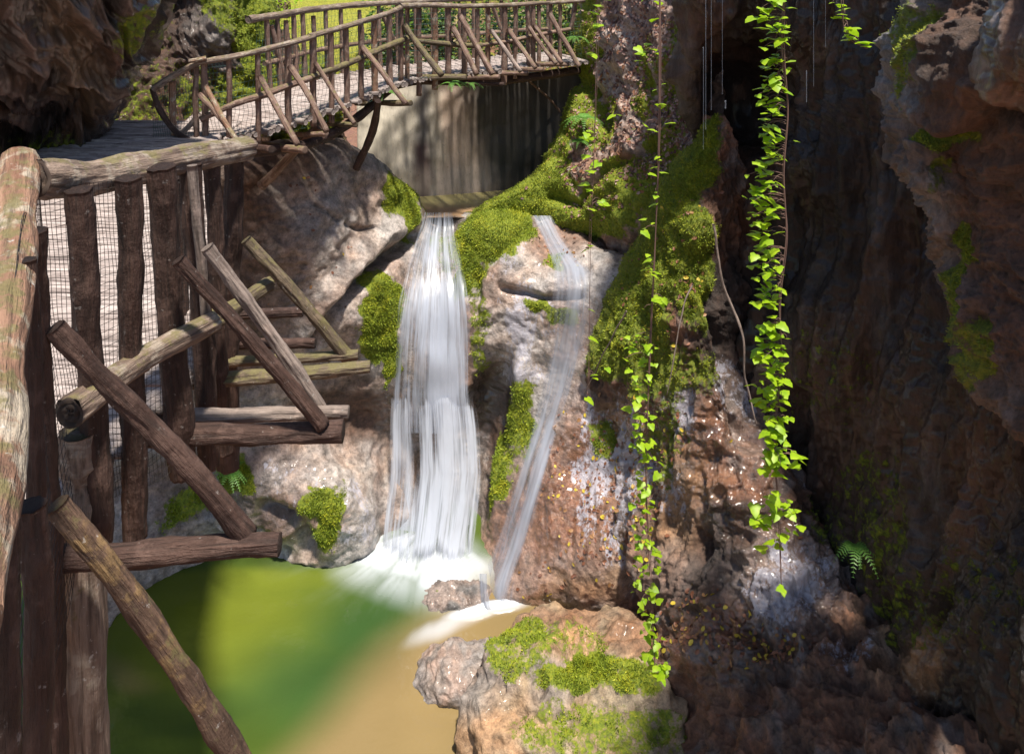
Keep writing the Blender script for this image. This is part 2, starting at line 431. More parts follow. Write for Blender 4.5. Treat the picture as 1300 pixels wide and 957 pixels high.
def hw_paint(W, px, py, dd):
    big = fbm(W, 1.3, 4, seed=21)
    c = full(px, PALE)
    c = lay(c, (PINK, sm(-.2, .5, big)), (GREY, sm(.1, .7, fbm(W, 2.3, 3, seed=22))*.6),
      (UMBER, blobs(px, py, [(.95,350,245,105,85,-20,.6),(.9,290,360,85,140,0,.5),(.7,260,620,90,40,0,.6),(.95,440,520,70,50,0,.5),(.7,370,650,35,30),(.9,620,540,28,90,0,.5),(.6,350,400,30,60)])),  # upper-left blobs paint the bridge's shade onto the bank; the rest is brown rock
      (BROWN, blobs(px, py, [(.95,760,610,65,130,10,.6),(.95,705,640,50,130,20,.6),(.9,660,660,40,90,15,.6),(.6,710,310,40,30),(.8,720,740,90,30,0,.6),(.6,590,420,14,60),(.5,380,580,60,20)])),
      (OCHRE, blobs(px, py, [(.6,770,740,70,20,-5,.8),(.4,840,730,60,60)])),
      (PALE*1.1, blobs(px, py, [(.8,670,450,35,60,5,.6),(.7,420,260,60,60,30,.7),(.5,400,600,60,30)])))
    c = c*(1+.25*np.clip(fbm(W, 6, 3, seed=23), -1, 1))[:, None]
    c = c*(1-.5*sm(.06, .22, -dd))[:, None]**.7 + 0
    moss = blobs(px, py, HWM)*1.1+.12*big
    wet = blobs(px, py, [(1,550,480,75,230,0,.3),(1,700,550,90,260,10,.5),(.8,450,650,50,60),(.5,640,380,60,60),(.7,360,640,120,60)])
    return c, moss, np.maximum(wet, .12)
build_body('rock_headwall', M_rock, HW, [(x, y, 835) for x, y in hw_top], (60, 830), 430, 330, hw_disp, hw_paint, sheen_paint=[(1,665,440,34,90,5,.5),(.9,640,330,40,30,0,.6),(1,755,590,30,110,8,.6),(.8,790,690,30,60,0,.6),(.6,560,330,40,60),(.8,450,650,34,50),(.6,370,620,60,40),(.7,730,420,20,80,0,.6)], mode='cols', wrap='l', wrapd=.5, rnd=26, rdepth=.4)

# slope to the right behind the streams, covered in leaf litter and moss
RS = [(740,0,12.6),(740,90,12.2),(715,170,12.1),(690,225,11.5),(640,250,11.35),(615,264,11.3),(600,310,11.6),(800,0,11.3),(880,0,10.3),(800,120,11),(880,170,9.9),(780,200,10.8),(750,250,11.1),
 (800,270,10.3),(720,270,11.1),(760,330,10.8),(850,250,9.9),(850,330,9.9),(700,330,11.6),(920,100,9.8)]
def rs_disp(W, px, py):
    lo = 1-.75*blob(px, py, 650, 260, 80, 40, 0, .6); d = lo*.16*fbm(W, 1.0, 3, seed=31)+lo*.06*ridged(W, 2.2, 4, seed=32)+.02*fbm(W, 9, 3, seed=33)
    d -= .3*line(px, py, [(742,105),(752,130),(765,160)], 9)
    d += .25*blob(px, py, 790, 255, 60, 50, -25, .7)
    d -= .2*line(px, py, [(700,250),(740,262),(780,215),(830,190)], 8)
    return d
def rs_paint(W, px, py, dd):
    c = lay(full(px, PINK), (BROWN, sm(-.2, .5, fbm(W, 1.6, 4, seed=35))*.8), (PALE, blobs(px, py, [(.8,770,120,40,60),(.7,780,60,30,40)])))
    moss = blobs(px, py, [(1.1,712,190,20,90,10),(1.1,665,250,80,30,-18),(1,735,110,16,60),(1,760,270,45,35),(1,810,235,50,40,-30),(1,745,40,16,50,0),(.9,760,160,25,30),(.6,860,100,20,100),(.9,850,210,30,50,-30),(.8,820,100,16,60),(1,620,270,40,12)])
    moss = np.maximum(moss, .9*sm(735, 715, px)*sm(60,120,py))
    return c, moss+.1*fbm(W, 2, 3, seed=36), full(px, 0.12)[:, 0] if False else np.full(len(px), .15)+blob(px, py, 840, 230, 20, 60, 25)*.8
build_body('leafy_slope', M_rock, RS, [(-70,738,920),(0,737,920),(50,734,920),(90,738,920),(130,724,920),(170,713,920),(200,702,920),(222,682,920),(240,648,920),(262,606,920),(280,592,920),(340,600,920)],
  (-70, 340), 190, 220, rs_disp, rs_paint, wrap='l', wrapd=1.5, rnd=20, rdepth=.4)

# mossy ridge and the wet brown slope below it
RG = [(885,160,8.8),(912,200,8.5),(828,270,9.3),(880,270,8.4),(908,300,8.2),(935,300,9.2),(780,380,9.1),(850,380,8.3),(915,400,8.0),(955,400,9.0),(755,430,9.2),(738,490,9.6),(735,600,9.4),(735,700,8.8),
 (790,520,8.8),(840,500,8.2),(920,500,7.7),(960,500,8.0),(1010,480,9.2),(840,600,8.0),(920,620,7.3),(990,600,7.4),(1040,600,8.0),(800,680,8.0),(860,700,7.4),(910,720,6.95),(1000,720,6.6),(1060,740,6.5),
 (740,770,8.4),(830,780,7.5),(900,820,6.5),(1000,840,6.0),(1100,860,5.6),(760,900,7.6),(900,960,5.8),(1100,960,5.0),(1250,960,4.6),(1250,860,5.2),(1200,700,7.0),(1100,600,8.4)]
def rg_disp(W, px, py):
    mz = 1-.55*blob(px, py, 840, 300, 90, 150, 25, .5); d = .13*fbm(W, 1.1, 3, seed=41)+mz*.10*ridged(W, 1.9, 5, (1.5, 1.5, .4), 42)+.03*ridged(W, 6, 4, seed=43)+.014*fbm(W, 14, 3, seed=44)
    d -= .3*line(px, py, [(905,380),(930,470),(950,560)], 12)
    d -= .06*line(px, py, [(800,800),(860,812),(930,800),(1000,830)], 10); d += .22*blob(px, py, 850, 840, 90, 40, 0, .7)
    d += .15*blob(px, py, 880, 760, 60, 40, 0, .7)
    return d
def rg_paint(W, px, py, dd):
    big = fbm(W, 1.5, 4, seed=45)
    c = lay(full(px, BROWN), (UMBER, sm(-.1, .5, big)), (GREY*.7, sm(.1, .6, fbm(W, 3, 3, seed=46))*.6),
      (OCHRE*.9, blobs(px, py, [(.8,860,640,40,70,10,.6),(.5,790,540,30,40),(.5,1130,840,30,40)])), (DARK, blobs(px, py, [(.9,915,420,30,110,-8,.6),(.6,930,700,60,60)])),
      (PINK*.8, blobs(px, py, [(.7,790,620,35,80),(.6,960,520,30,70,0,.6),(.7,1000,740,80,60),(.5,840,730,50,40)])))
    c = c*(1+.3*np.clip(fbm(W, 6, 3, seed=23), -1, 1))[:, None]
    moss = blobs(px, py, [(1.4,868,230,36,85,25),(1.4,820,330,60,85,30),(1.2,795,415,55,60,20),(1.2,885,330,26,80,0),(.75,840,470,45,45),(.55,850,560,30,60),(.6,860,470,60,40),(.5,1060,650,40,60),(.45,800,800,50,20)])
    wet = blobs(px, py, [(1,870,520,50,70),(1,800,600,60,110,10),(1,1000,740,80,90),(.9,930,600,60,80),(.6,900,820,120,60)])
    return c, moss+.1*big, np.maximum(wet, .15)
build_body('mossy_ridge', M_slab, RG, [(145,886,915),(180,884,935),(230,852,945),(270,828,955),(330,790,965),(380,768,985),(430,752,1010),(480,738,1060),(560,735,1150),(700,735,1250),(960,735,1320)],
  (145, 990), 300, 430, rg_disp, rg_paint, sheen_paint=[(1,868,520,26,60,0,.6),(1,790,600,40,110,10,.6),(1,1000,740,70,60,-20,.6),(.8,930,500,40,60,0,.6),(.8,870,620,30,60,0,.6),(.7,1060,830,60,30),(.6,1020,580,30,50)], wrap='l', wrapd=1.3, rnd=22, rdepth=.4)

# big dark wall on the right
DW = [(868,-60,8.2),(868,0,8.3),(885,150,8.8),(930,130,9.6),(905,60,8.2),(960,30,8.0),(930,230,9.2),(920,350,9.3),(1000,0,7.7),(1000,200,7.9),(1000,400,7.8),(1010,550,7.6),(1080,600,6.9),(1080,720,6.6),
 (1130,800,5.9),(1150,860,5.5),(1200,0,6.3),(1200,300,6.4),(1200,600,5.8),(1300,0,5.3),(1300,400,5.3),(1300,700,4.9),(1300,860,4.6),(1450,400,4.5),(1450,800,4.0),(2100,300,4.2),(2100,900,3.2),(1800,0,4.8),(1200,957,5.0),(1080,957,5.6),(1000,800,7.4),(900,700,9),(900,957,8)]
def dw_disp(W, px, py):
    d = .18*fbm(W, .7, 3, (1, 1, .6), 51)+.13*ridged(W, 1.3, 5, (1.5, 1.5, .3), 52)+.02*billow(W, 4, 3, (1, 1, .4), 53)+.02*fbm(W, 11, 3, seed=54)
    d -= .5*blob(px, py, 940, 120, 45, 70, 0, .7)
    d -= .3*line(px, py, [(1020,500),(1010,600),(990,640)], 12)
    return d
def dw_paint(W, px, py, dd):
    big = fbm(W, .9, 4, (1, 1, .5), 55)
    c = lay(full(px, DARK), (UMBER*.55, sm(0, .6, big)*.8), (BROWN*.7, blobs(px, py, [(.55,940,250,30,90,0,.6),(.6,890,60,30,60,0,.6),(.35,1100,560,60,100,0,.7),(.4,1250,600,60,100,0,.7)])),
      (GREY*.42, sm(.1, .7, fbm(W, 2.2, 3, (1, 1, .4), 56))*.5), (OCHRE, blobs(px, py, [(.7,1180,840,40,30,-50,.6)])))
    moss = blobs(px, py, [(.42,1110,650,70,90),(.4,1150,780,80,60),(.3,1050,480,70,80),(.35,1250,760,80,90)])
    return c, moss+.08*big, np.full(len(px), .45)
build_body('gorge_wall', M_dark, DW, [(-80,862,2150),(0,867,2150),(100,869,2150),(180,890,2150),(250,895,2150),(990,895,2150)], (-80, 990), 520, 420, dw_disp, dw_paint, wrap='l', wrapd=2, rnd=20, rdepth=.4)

# bulging rock close by on the right
FB = [(1150,100,4.1),(1140,190,4.0),(1200,100,3.6),(1300,0,3.4),(1300,200,3.2),(1160,215,3.75),(1225,260,3.8),(1200,330,4.1),(1250,400,3.7),(1300,500,3.6),(1400,300,3.0),(1400,600,3.4),(1750,300,2.7),(1750,0,2.8),(1750,600,3.0),(1180,0,3.9),(1230,150,3.4),(1220,185,3.7)]
def fb_disp(W, px, py):
    d = .09*fbm(W, 1.6, 3, seed=61)+.06*ridged(W, 2.6, 5, (1, 1, 1.4), 62)+.022*ridged(W, 9, 4, (1, 1, .7), 63)+.008*fbm(W, 26, 3, seed=64)
    d += .10*blob(px, py, 1190, 80, 55, 90, 0, .7)-.12*line(px, py, [(1165,160),(1220,172),(1290,150)], 14)
    return d
def fb_paint(W, px, py, dd):
    big = fbm(W, 2.2, 4, seed=65)
    c = lay(full(px, BROWN*.6), (UMBER*.8, sm(-.1, .4, big)), (GREY*1.05, blobs(px, py, [(.95,1165,90,34,90,0,.6),(.7,1185,250,34,60,-25,.6),(.6,1215,330,25,60,-20,.6),(.5,1270,500,30,60)])), (np.array([.12,.075,.06]), blobs(px, py, [(.7,1280,350,60,160,0,.6)])))
    moss = blobs(px, py, [(.75,1165,110,14,40),(.8,1200,172,50,12,5),(.8,1235,310,16,30,-20),(.85,1225,380,14,60,0),(.7,1250,440,14,50),(.6,1180,60,30,60),(.5,1200,220,20,30)])
    return c, moss+.1*big, np.full(len(px), .25)
build_body('overhanging_rock', M_slab, FB, [(-60,1175,1750),(0,1166,1750),(60,1150,1750),(120,1140,1750),(190,1134,1750),(235,1160,1750),(330,1198,1750),(400,1212,1750),(470,1240,1750),(545,1298,1750),(620,1385,1750),(640,1400,1750)],
  (-60, 640), 330, 380, fb_disp, fb_paint, wrap='l', wrapd=1.2, rnd=26, rdepth=.35)
KB = [(1262,0,2.75),(1240,80,2.7),(1300,60,2.5),(1350,0,2.4),(1350,150,2.5),(1290,140,2.7)]
def kb_disp(W, px, py): return .05*fbm(W, 2.5, 3, seed=71)+.03*ridged(W, 5, 4, (1.3, 1.3, .4), 72)+.006*fbm(W, 30, 3, seed=73)
def kb_paint(W, px, py, dd): return lay(full(px, BROWN*.8), (GREY, blobs(px, py, [(.7,1262,50,20,60,0,.6)])), (UMBER, sm(0, .4, fbm(W, 4, 3, seed=74)))), np.full(len(px), .05), np.full(len(px), .6)
build_body('rock_knob', M_slab, KB, [(-60,1275,1560),(0,1262,1560),(60,1243,1560),(95,1241,1560),(125,1258,1560),(140,1290,1560),(150,1330,1560)], (-60, 150), 150, 150, kb_disp, kb_paint, wrap='l', wrapd=.6, rnd=24, rdepth=.25)

# dark fluted overhang on the left
LW = [(200,0,6.5),(190,60,6.6),(150,120,6.8),(110,200,7.1),(100,50,6.0),(0,50,5.4),(-150,50,4.7),(0,190,6.7),(-150,200,6.0),(60,120,6.2),(220,-60,6.3),(-150,-60,4.4),(-250,230,6)]
def lw_warp(W):
    q = W.copy(); q[:, 0] = W[:, 0]-.38*(W[:, 2]-7)+.12*fbm(W, 1.2, 2, seed=80); return q
def lw_disp(W, px, py):
    q = lw_warp(W)
    return .10*fbm(W, .9, 2, seed=81)+.15*ridged(q, 5.2, 2, (1.0, .15, .09), 82)+.06*ridged(q, 12, 3, (1, .2, .12), 83)+.006*fbm(W, 20, 3, seed=84)
def lw_paint(W, px, py, dd):
    q = lw_warp(W); big = fbm(q, 2.2, 3, (1, 1, .3), 85)
    c = lay(full(px, UMBER*.9), (DARK, sm(-.3, .3, big)*.8), (np.array([.13, .075, .055]), sm(.04, .2, dd)*.9), (OCHRE*.7, blobs(px, py, [(.5,100,80,30,80,-20,.7)])))  # lighter crests: highlights of the flutes painted into the rock colour
    return c, blobs(px, py, [(.6,165,35,30,30),(.45,60,190,90,14)])+.05*big, np.full(len(px), .75)
build_body('fluted_cliff', M_flute, LW, [(-80,-260,236),(0,-260,213),(60,-260,190),(120,-260,152),(170,-260,130),(205,-260,112),(240,-260,100)], (-80, 240), 330, 220, lw_disp, lw_paint, wrap='h', wrapd=1.6, rnd=26, rdepth=.4)

# mossy wall behind the path
MW = [(60,100,9.0),(60,200,8.6),(200,0,10),(200,180,9.0),(255,90,9.9),(250,150,9.5),(330,100,10.4),(330,0,10.7),(390,120,10.9),(470,150,11.2),(100,0,9.2),(290,30,10.0)]
def mw_disp(W, px, py):
    return .2*fbm(W, .8, 3, seed=91)+.16*ridged(W, 1.5, 4, (1, 1, .6), 92)+.05*ridged(W, 6, 4, (1, 1, .7), 93)+.02*fbm(W, 13, 2, seed=94)
def mw_paint(W, px, py, dd):
    big = fbm(W, 1.2, 4, seed=95)
    c = lay(full(px, UMBER*.9), (GREY*.8, blobs(px, py, [(.8,270,40,25,40),(.6,280,70,20,30)])), (DARK, blobs(px, py, [(.6,240,30,25,80,0,.6)])))
    moss = blobs(px, py, [(1,320,60,26,110),(1,380,130,70,50),(.65,300,130,35,40),(.42,170,150,60,50),(.35,200,60,30,90),(.7,285,10,30,30),(.5,255,120,40,40)])
    return c, moss+.12*big, np.full(len(px), .3)
build_body('mossy_wall', M_dark, MW, [(-70,60,330),(0,60,336),(40,60,345),(70,60,370),(100,60,415),(130,60,440),(215,60,430)], (-70, 215), 240, 170, mw_disp, mw_paint, wrap='h', wrapd=2, rnd=18, rdepth=.5)

# sunlit mossy hillside far upstream
FS = [(250,0,16.5),(300,130,12.6),(420,60,15.5),(500,60,16.5),(600,20,19),(700,50,17.5),(780,50,15.5),(600,120,17),(700,120,16.5),(520,120,16),(430,120,14.5),(420,0,19),(420,-90,26),(780,-90,22)]
def fs_disp(W, px, py): return .5*fbm(W, .4, 4, seed=101)+.1*ridged(W, 1.6, 4, seed=102)
def fs_paint(W, px, py, dd):
    c = lay(full(px, BROWN), (TAN, sm(-.1, .5, fbm(W, .8, 3, seed=103))))
    moss = np.maximum(sm(520, 460, px)*1.1, .5)
    return c, moss+.15*fbm(W, 1, 3, seed=104), np.full(len(px), .1)
build_body('far_slope', rock_material('sunlit_moss', .8, 3, moss_cols=((.07, .10, .01), (.26, .26, .02), (.50, .44, .05))), FS, [(-120,240,830),(118,240,830)], (-120, 118), 200, 100, fs_disp, fs_paint)

# ------------------------------------------------------------------ smooth concrete-like wall under the bridge
m_con, t, N, L, B = mat('stained_wall_painted_shade')
a = attr(N, 'col'); g = N.new('ShaderNodeNewGeometry')
mp = N.new('ShaderNodeMapping'); mp.inputs['Scale'].default_value = (1, 1, .25); L.new(g.outputs['Position'], mp.inputs[0])
n1 = noise(N, L, mp.outputs[0], 6, 6, .65); n2 = noise(N, L, g.outputs['Position'], 22, 4, .7)
c = mix(N, L, 1.0, a.outputs['Color'], mapr(N, L, n1, .3, .7, .6, 1.25), 'MULTIPLY')
c = mix(N, L, mapr(N, L, n2, .6, .72, 0, .5), c, (.12, .08, .06))
L.new(c, B.inputs['Base Color']); B.inputs['Roughness'].default_value = .6
b = N.new('ShaderNodeBump'); b.inputs['Strength'].default_value = .3; b.inputs['Distance'].default_value = .05; L.new(n1, b.inputs['Height']); L.new(b.outputs[0], B.inputs['Normal'])
xs = np.linspace(455, 745, 120); ys = np.linspace(98, 275, 80)
PX, PY = np.meshgrid(xs, ys)
dcol = np.interp(PX, [455, 500, 545, 600, 660, 700, 745], [12.5, 12.62, 12.72, 12.9, 13.1, 13.2, 13.1])
Wb = P(PX, PY, dcol); top = P(PX[0], PY[0], dcol[0])
ztop, zbot = top[:, 2].mean(), 3.5
Wv = np.zeros((80, 120, 3)); tt = np.linspace(0, 1, 80)[:, None]
base = P(PX[0], 180, dcol[0])
Wv[..., 0] = base[None, :, 0]; Wv[..., 1] = base[None, :, 1]-.25*tt; Wv[..., 2] = ztop+(zbot-ztop)*tt
Vf = Wv.reshape(-1, 3); Vf[:, 1] += .04*fbm(Vf, 1.2, 3, seed=111)
qx, qy = proj(Vf); qx = qx+6*fbm(Vf, 2.5, 3, seed=112)
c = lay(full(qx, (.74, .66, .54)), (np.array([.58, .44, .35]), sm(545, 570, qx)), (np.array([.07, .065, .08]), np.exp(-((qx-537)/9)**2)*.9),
  (np.array([.09, .05, .05]), np.exp(-((qx-537)/13)**2)*sm(175, 190, qy)), (np.array([.028, .026, .022]), sm(572, 618, qx-.25*(qy-150))*.97), (np.array([.5, .4, .33]), blob(qx, qy, 575, 232, 50, 22, 0, .7)*.8))  # near-black right half is shade painted in; the narrow dark streak is stain
thick = Wv.copy(); thick[..., 1] += .35
nf = gridfaces(80, 120)
allv = np.r_[Vf, thick.reshape(-1, 3)]; off = 80*120
rim = [[i, i+1, i+1+off, i+off] for i in range(119)]+[[j*120, (j+1)*120, (j+1)*120+off, j*120+off] for j in range(79)]+[[j*120+119, (j+1)*120+119, (j+1)*120+119+off, j*120+119+off] for j in range(79)]
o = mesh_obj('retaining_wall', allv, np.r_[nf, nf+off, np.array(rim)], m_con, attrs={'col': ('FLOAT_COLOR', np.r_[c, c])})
tag(o, 'smooth pale curved wall with a dark stain and painted-in shade on the right below the far footbridge', 'wall')

# ------------------------------------------------------------------ stream bed and hidden ground
def sheet(name, x0, x1, y0, y1, z, n, m, amp=.2, colr=BROWN):
    X, Y = np.meshgrid(np.linspace(x0, x1, n), np.linspace(y0, y1, m)); V = np.stack([X, Y, np.full_like(X, z)], -1).reshape(-1, 3)
    V[:, 2] += amp*fbm(V, .8, 4, seed=120)
    o = mesh_obj(name, V, gridfaces(m, n), M_rock, attrs={'col': ('FLOAT_COLOR', full(V[:, 0], colr)), 'moss': ('FLOAT', np.full(len(V), .1)), 'wet': ('FLOAT', np.full(len(V), .3))})
    o['kind'] = 'structure'; return o
sheet('stream_bed', -40, 40, -30, 60, -1.2, 160, 160)
sheet('upper_stream_bed', -3.4, 1.5, 11.6, 15, 3.6, 40, 40, .05, TAN)

# ------------------------------------------------------------------ water
def water_material(name, rough=.06):
    m, t, N, L, B = mat(name)
    a = attr(N, 'col'); f = attr(N, 'foam')
    g = N.new('ShaderNodeNewGeometry')
    c = mix(N, L, f.outputs['Fac'], a.outputs['Color'], (.54, .57, .63))
    L.new(c, B.inputs['Base Color'])
    L.new(mapr(N, L, f.outputs['Fac'], 0, .6, rough, .7), B.inputs['Roughness'])
    B.inputs['IOR'].default_value = 1.33
    b = N.new('ShaderNodeBump'); b.inputs['Strength'].default_value = .3; b.inputs['Distance'].default_value = .05
    L.new(noise(N, L, g.outputs['Position'], 3.5, 3, .5), b.inputs['Height']); L.new(b.outputs[0], B.inputs['Normal'])
    return m
M_water = water_material('silky_pool_water', .09)
X, Y = np.meshgrid(np.linspace(-9, 1.2, 340), np.linspace(3.0, 10.4, 300))
V = np.stack([X, Y, np.zeros_like(X)], -1).reshape(-1, 3)
qx, qy = proj(V)
wx = qx+25*fbm(V, .7, 3, seed=131); wy = qy+16*fbm(V, .7, 3, seed=132)
DEEP = np.array([.018, .045, .012]); LIME = np.array([.125, .145, .016]); OLIVE = np.array([.06, .09, .014]); SAND = np.array([.20, .14, .065]); EMER = np.array([.010, .055, .022])
c = lay(full(wx, OLIVE), (LIME, blobs(wx, wy, [(.85,270,790,150,85,-20,.95),(.7,180,830,60,60,0,.8),(.8,330,740,120,20,-5,.8)])),
  (EMER, blobs(wx, wy, [(.6,455,800,80,70,-45,.95),(.55,400,860,120,60,-20,.95)])), (DEEP, blobs(wx, wy, [(.6,300,712,160,10,0,.8),(.4,230,900,80,30)])))
sand = sm(-26, 22, ((qx*.7+wx*.3)-(612-1.13*(qy-730)-14*np.sin((qy-730)/45.0)))*.42)*sm(700, 720, wy)
sand = np.maximum(sand, blob(wx, wy, 150, 862, 30, 16, 10, .9)*.5)
c = lay(c, (SAND, sand*.93), (SAND*np.array([1.1,1.1,1.0]), sand*blob(wx, wy, 560, 860, 60, 90, 30, .8)*.5))
th = np.arctan2(V[:, 1]-9.6, V[:, 0]+1.15)
fx = fbm(np.c_[th*6, np.hypot(V[:, 0]+1.15, V[:, 1]-9.6)*.5, th*0], 1, 4, seed=133)
c = c*(1+.12*fbm(V, .9, 2, (1, 1.6, 1), seed=137)+.0*V[:, 0])[:, None]
foam = np.clip(blobs(qx+10*fx, qy+10*fx, [(1.1,520,708,100,26,8,.55),(1.0,560,720,45,36,0,.6),(.8,470,702,85,12,3,.7),(.55,490,728,80,26,20,.8)])+.12*fx*blob(qx, qy, 500, 725, 130, 50, 10, .6), 0, 1)*np.clip(.86+.3*fx, .5, 1)
foam = foam*(1-.35*sm(.0, .9, fbm(np.c_[th*9, np.hypot(V[:, 0]+1.15, V[:, 1]-9.6)*1.5, th*0], 1.5, 3, seed=139)))
foam = np.maximum(foam, blobs(qx+6*fx, qy, [(.95,628,770,36,7,-8,.6),(.9,600,778,34,8,-14,.7),(.5,565,795,40,10,-25,.8)]))
V[:, 2] += .05*foam+.006*fbm(V, 2, 2, seed=134)
o = mesh_obj('pool_water', V, gridfaces(300, 340), M_water, attrs={'col': ('FLOAT_COLOR', c), 'foam': ('FLOAT', foam)}); o['kind'] = 'structure'

X, Y = np.meshgrid(np.linspace(-3.2, .6, 90), np.linspace(11.45, 13.8, 60))
V = np.stack([X, Y, np.full_like(X, 4.02)], -1).reshape(-1, 3); qx, qy = proj(V)
c = lay(full(qx, (.40, .34, .15)), (np.array([.32, .20, .11]), sm(255, 268, qy)))
o = mesh_obj('upper_pool_water', V, gridfaces(60, 90), M_water, attrs={'col': ('FLOAT_COLOR', c), 'foam': ('FLOAT', sm(272, 282, qy)*.4)}); o['kind'] = 'structure'

def fall_material(name, su, sv, dens, contrast, tint=(.52, .56, .66), fine=.25):
    m, t, N, L, B = mat(name)
    uv = attr(N, 'flow'); al = attr(N, 'dens')
    def st(a, b_, sc=1, det=4):
        mp = N.new('ShaderNodeMapping'); mp.inputs['Scale'].default_value = (a, b_, 1); L.new(uv.outputs['Vector'], mp.inputs[0]); return noise(N, L, mp.outputs[0], sc, det, .6)
    n = math_(N, L, 'ADD', math_(N, L, 'MULTIPLY', st(su, sv, 1, 4 if fine > .1 else 2), 1-fine), math_(N, L, 'MULTIPLY', st(su*4, sv*1.5, 1, 3), fine))
    f = math_(N, L, 'ADD', al.outputs['Fac'], mapr(N, L, n, .3, .7, -contrast, contrast, False))
    f = mapr(N, L, f, .05, .95, 0, dens)
    d1 = N.new('ShaderNodeBsdfDiffuse'); d1.inputs[0].default_value = (*tint, 1)
    d2 = N.new('ShaderNodeBsdfTranslucent'); d2.inputs[0].default_value = (*tint, 1)
    m1 = N.new('ShaderNodeMixShader'); m1.inputs[0].default_value = .35; L.new(d1.outputs[0], m1.inputs[1]); L.new(d2.outputs[0], m1.inputs[2])
    gl = N.new('ShaderNodeBsdfGlossy'); gl.inputs['Roughness'].default_value = .3
    m2 = N.new('ShaderNodeMixShader'); m2.inputs[0].default_value = .06; L.new(m1.outputs[0], m2.inputs[1]); L.new(gl.outputs[0], m2.inputs[2])
    tr = N.new('ShaderNodeBsdfTransparent'); m3 = N.new('ShaderNodeMixShader'); L.new(f, m3.inputs[0]); L.new(tr.outputs[0], m3.inputs[1]); L.new(m2.outputs[0], m3.inputs[2])
    L.new(m3.outputs[0], N['Material Output'].inputs[0]); N.remove(B)
    return m
M_fall = fall_material('silky_falling_water', 17, .7, .93, .7)
M_curt = fall_material('falling_water_strands', 13, .5, .95, .95, tint=(.62, .65, .73), fine=.3)
M_veil = fall_material('thin_water_veil', 6, .5, .72, .45, fine=.08)

hwf = rbf(HW)
def stream(name, table, mat_, nu=70, nv=220, lift=.12, dens=None, depth=None, extra=0, ew=.12):
    T = np.array(table, float); py = np.linspace(T[0, 0], T[-1, 0], nv)
    xl = np.interp(py, T[:, 0], T[:, 1]); xr = np.interp(py, T[:, 0], T[:, 2]); u = np.linspace(0, 1, nu)
    PX = xl[:, None]+(xr-xl)[:, None]*u[None]; PY = np.repeat(py[:, None], nu, 1)
    D = hwf(PX, PY) if depth is None else depth(PX, PY)
    D = D-lift-extra*np.sin(np.pi*u)[None]
    W = P(PX, PY, D); Wf = W.reshape(-1, 3)
    Wf = Wf+grid_normals(W).reshape(-1, 3)*(.015*fbm(np.c_[np.repeat(u[None], nv, 0).ravel()*9, PY.ravel()*.012, PY.ravel()*0], 1, 3, seed=141))[:, None]
    U = np.repeat(u[None], nv, 0)
    dn = dens(U, PX, PY)
    edge = sm(0, ew, U)*sm(0, ew, 1-U)
    fl = np.stack([U, (PY-T[0, 0])/100, PX*0], -1)
    o = mesh_obj(name, Wf, gridfaces(nv, nu), mat_, attrs={'dens': ('FLOAT', dn*edge-.45*(1-edge)), 'flow': ('FLOAT_VECTOR', fl)})
    o['kind'] = 'structure'; return o
# main fall, sliding part
def d_up(U, X, Y):
    d = np.interp(Y, [272, 285, 330, 360, 380, 500, 545], [.22, .3, .34, .5, .58, .55, .3])
    d = d+.42*blob(X, Y, 562, 440, 24, 140, 0, .8)-.22*blob(X, Y, 512, 470, 22, 60, 0, .7)+.3*blob(X, Y, 545, 315, 8, 30, 0, .6)-.3*blob(X, Y, 550, 345, 30, 12, 0, .6)-.15*blob(X, Y, 585, 500, 12, 50, 0, .7)
    return d
FT = [(270,536,578),(285,532,580),(300,526,582),(330,515,590),(360,507,597),(400,499,602),(450,493,605),(500,490,606),(530,489,610),(550,488,611)]
stream('waterfall', FT, M_fall, 90, 240, .16, d_up, depth=lambda X, Y: hwf(X, Y)*(1-sm(430, 505, Y))+sm(430, 505, Y)*(9.90-.0016*(Y-480)), extra=.1)
# main fall, free falling curtain in front of the recess
def dcur(X, Y):
    t_ = (Y-505)/207.0; return 9.74-.45*t_-.36*t_*t_+.0*X
def d_lo(U, X, Y):
    Y = Y+7*np.sin(U*13)+4*np.sin(U*31+1)
    d = np.interp(Y, [505, 514, 530, 600, 690, 712], [-.3, .5, .66, .64, .66, -.1])
    gap = .75*blob(X, Y, 527, 560, 6, 60, 0, .7)+.35*blob(X, Y, 512, 640, 18, 50, 0, .6)+.35*blob(X, Y, 555, 560, 5, 45, 0, .8)+.3*blob(X, Y, 578, 570, 5, 50, 0, .8)
    d = d-gap+.4*blob(X, Y, 565, 620, 20, 110, 3, .7)+.25*blob(X, Y, 590, 600, 12, 100, 5, .7)+.25*blob(X, Y, 496, 600, 6, 110, 3, .7)
    return d
stream('waterfall_curtain', [(505,489,608),(540,487,613),(600,487,617),(650,482,612),(690,478,606),(712,474,604)], M_curt, 90, 200, 0, d_lo, depth=dcur, extra=.18)
stream('waterfall_curtain', [(515,492,606),(600,492,612),(712,480,600)], M_curt, 70, 160, -.35, lambda U, X, Y: .42-.5*blob(X, Y, 527, 560, 8, 70, 0, .7)+.2*blob(X, Y, 515, 620, 16, 60, 0, .5), depth=dcur, extra=.15)
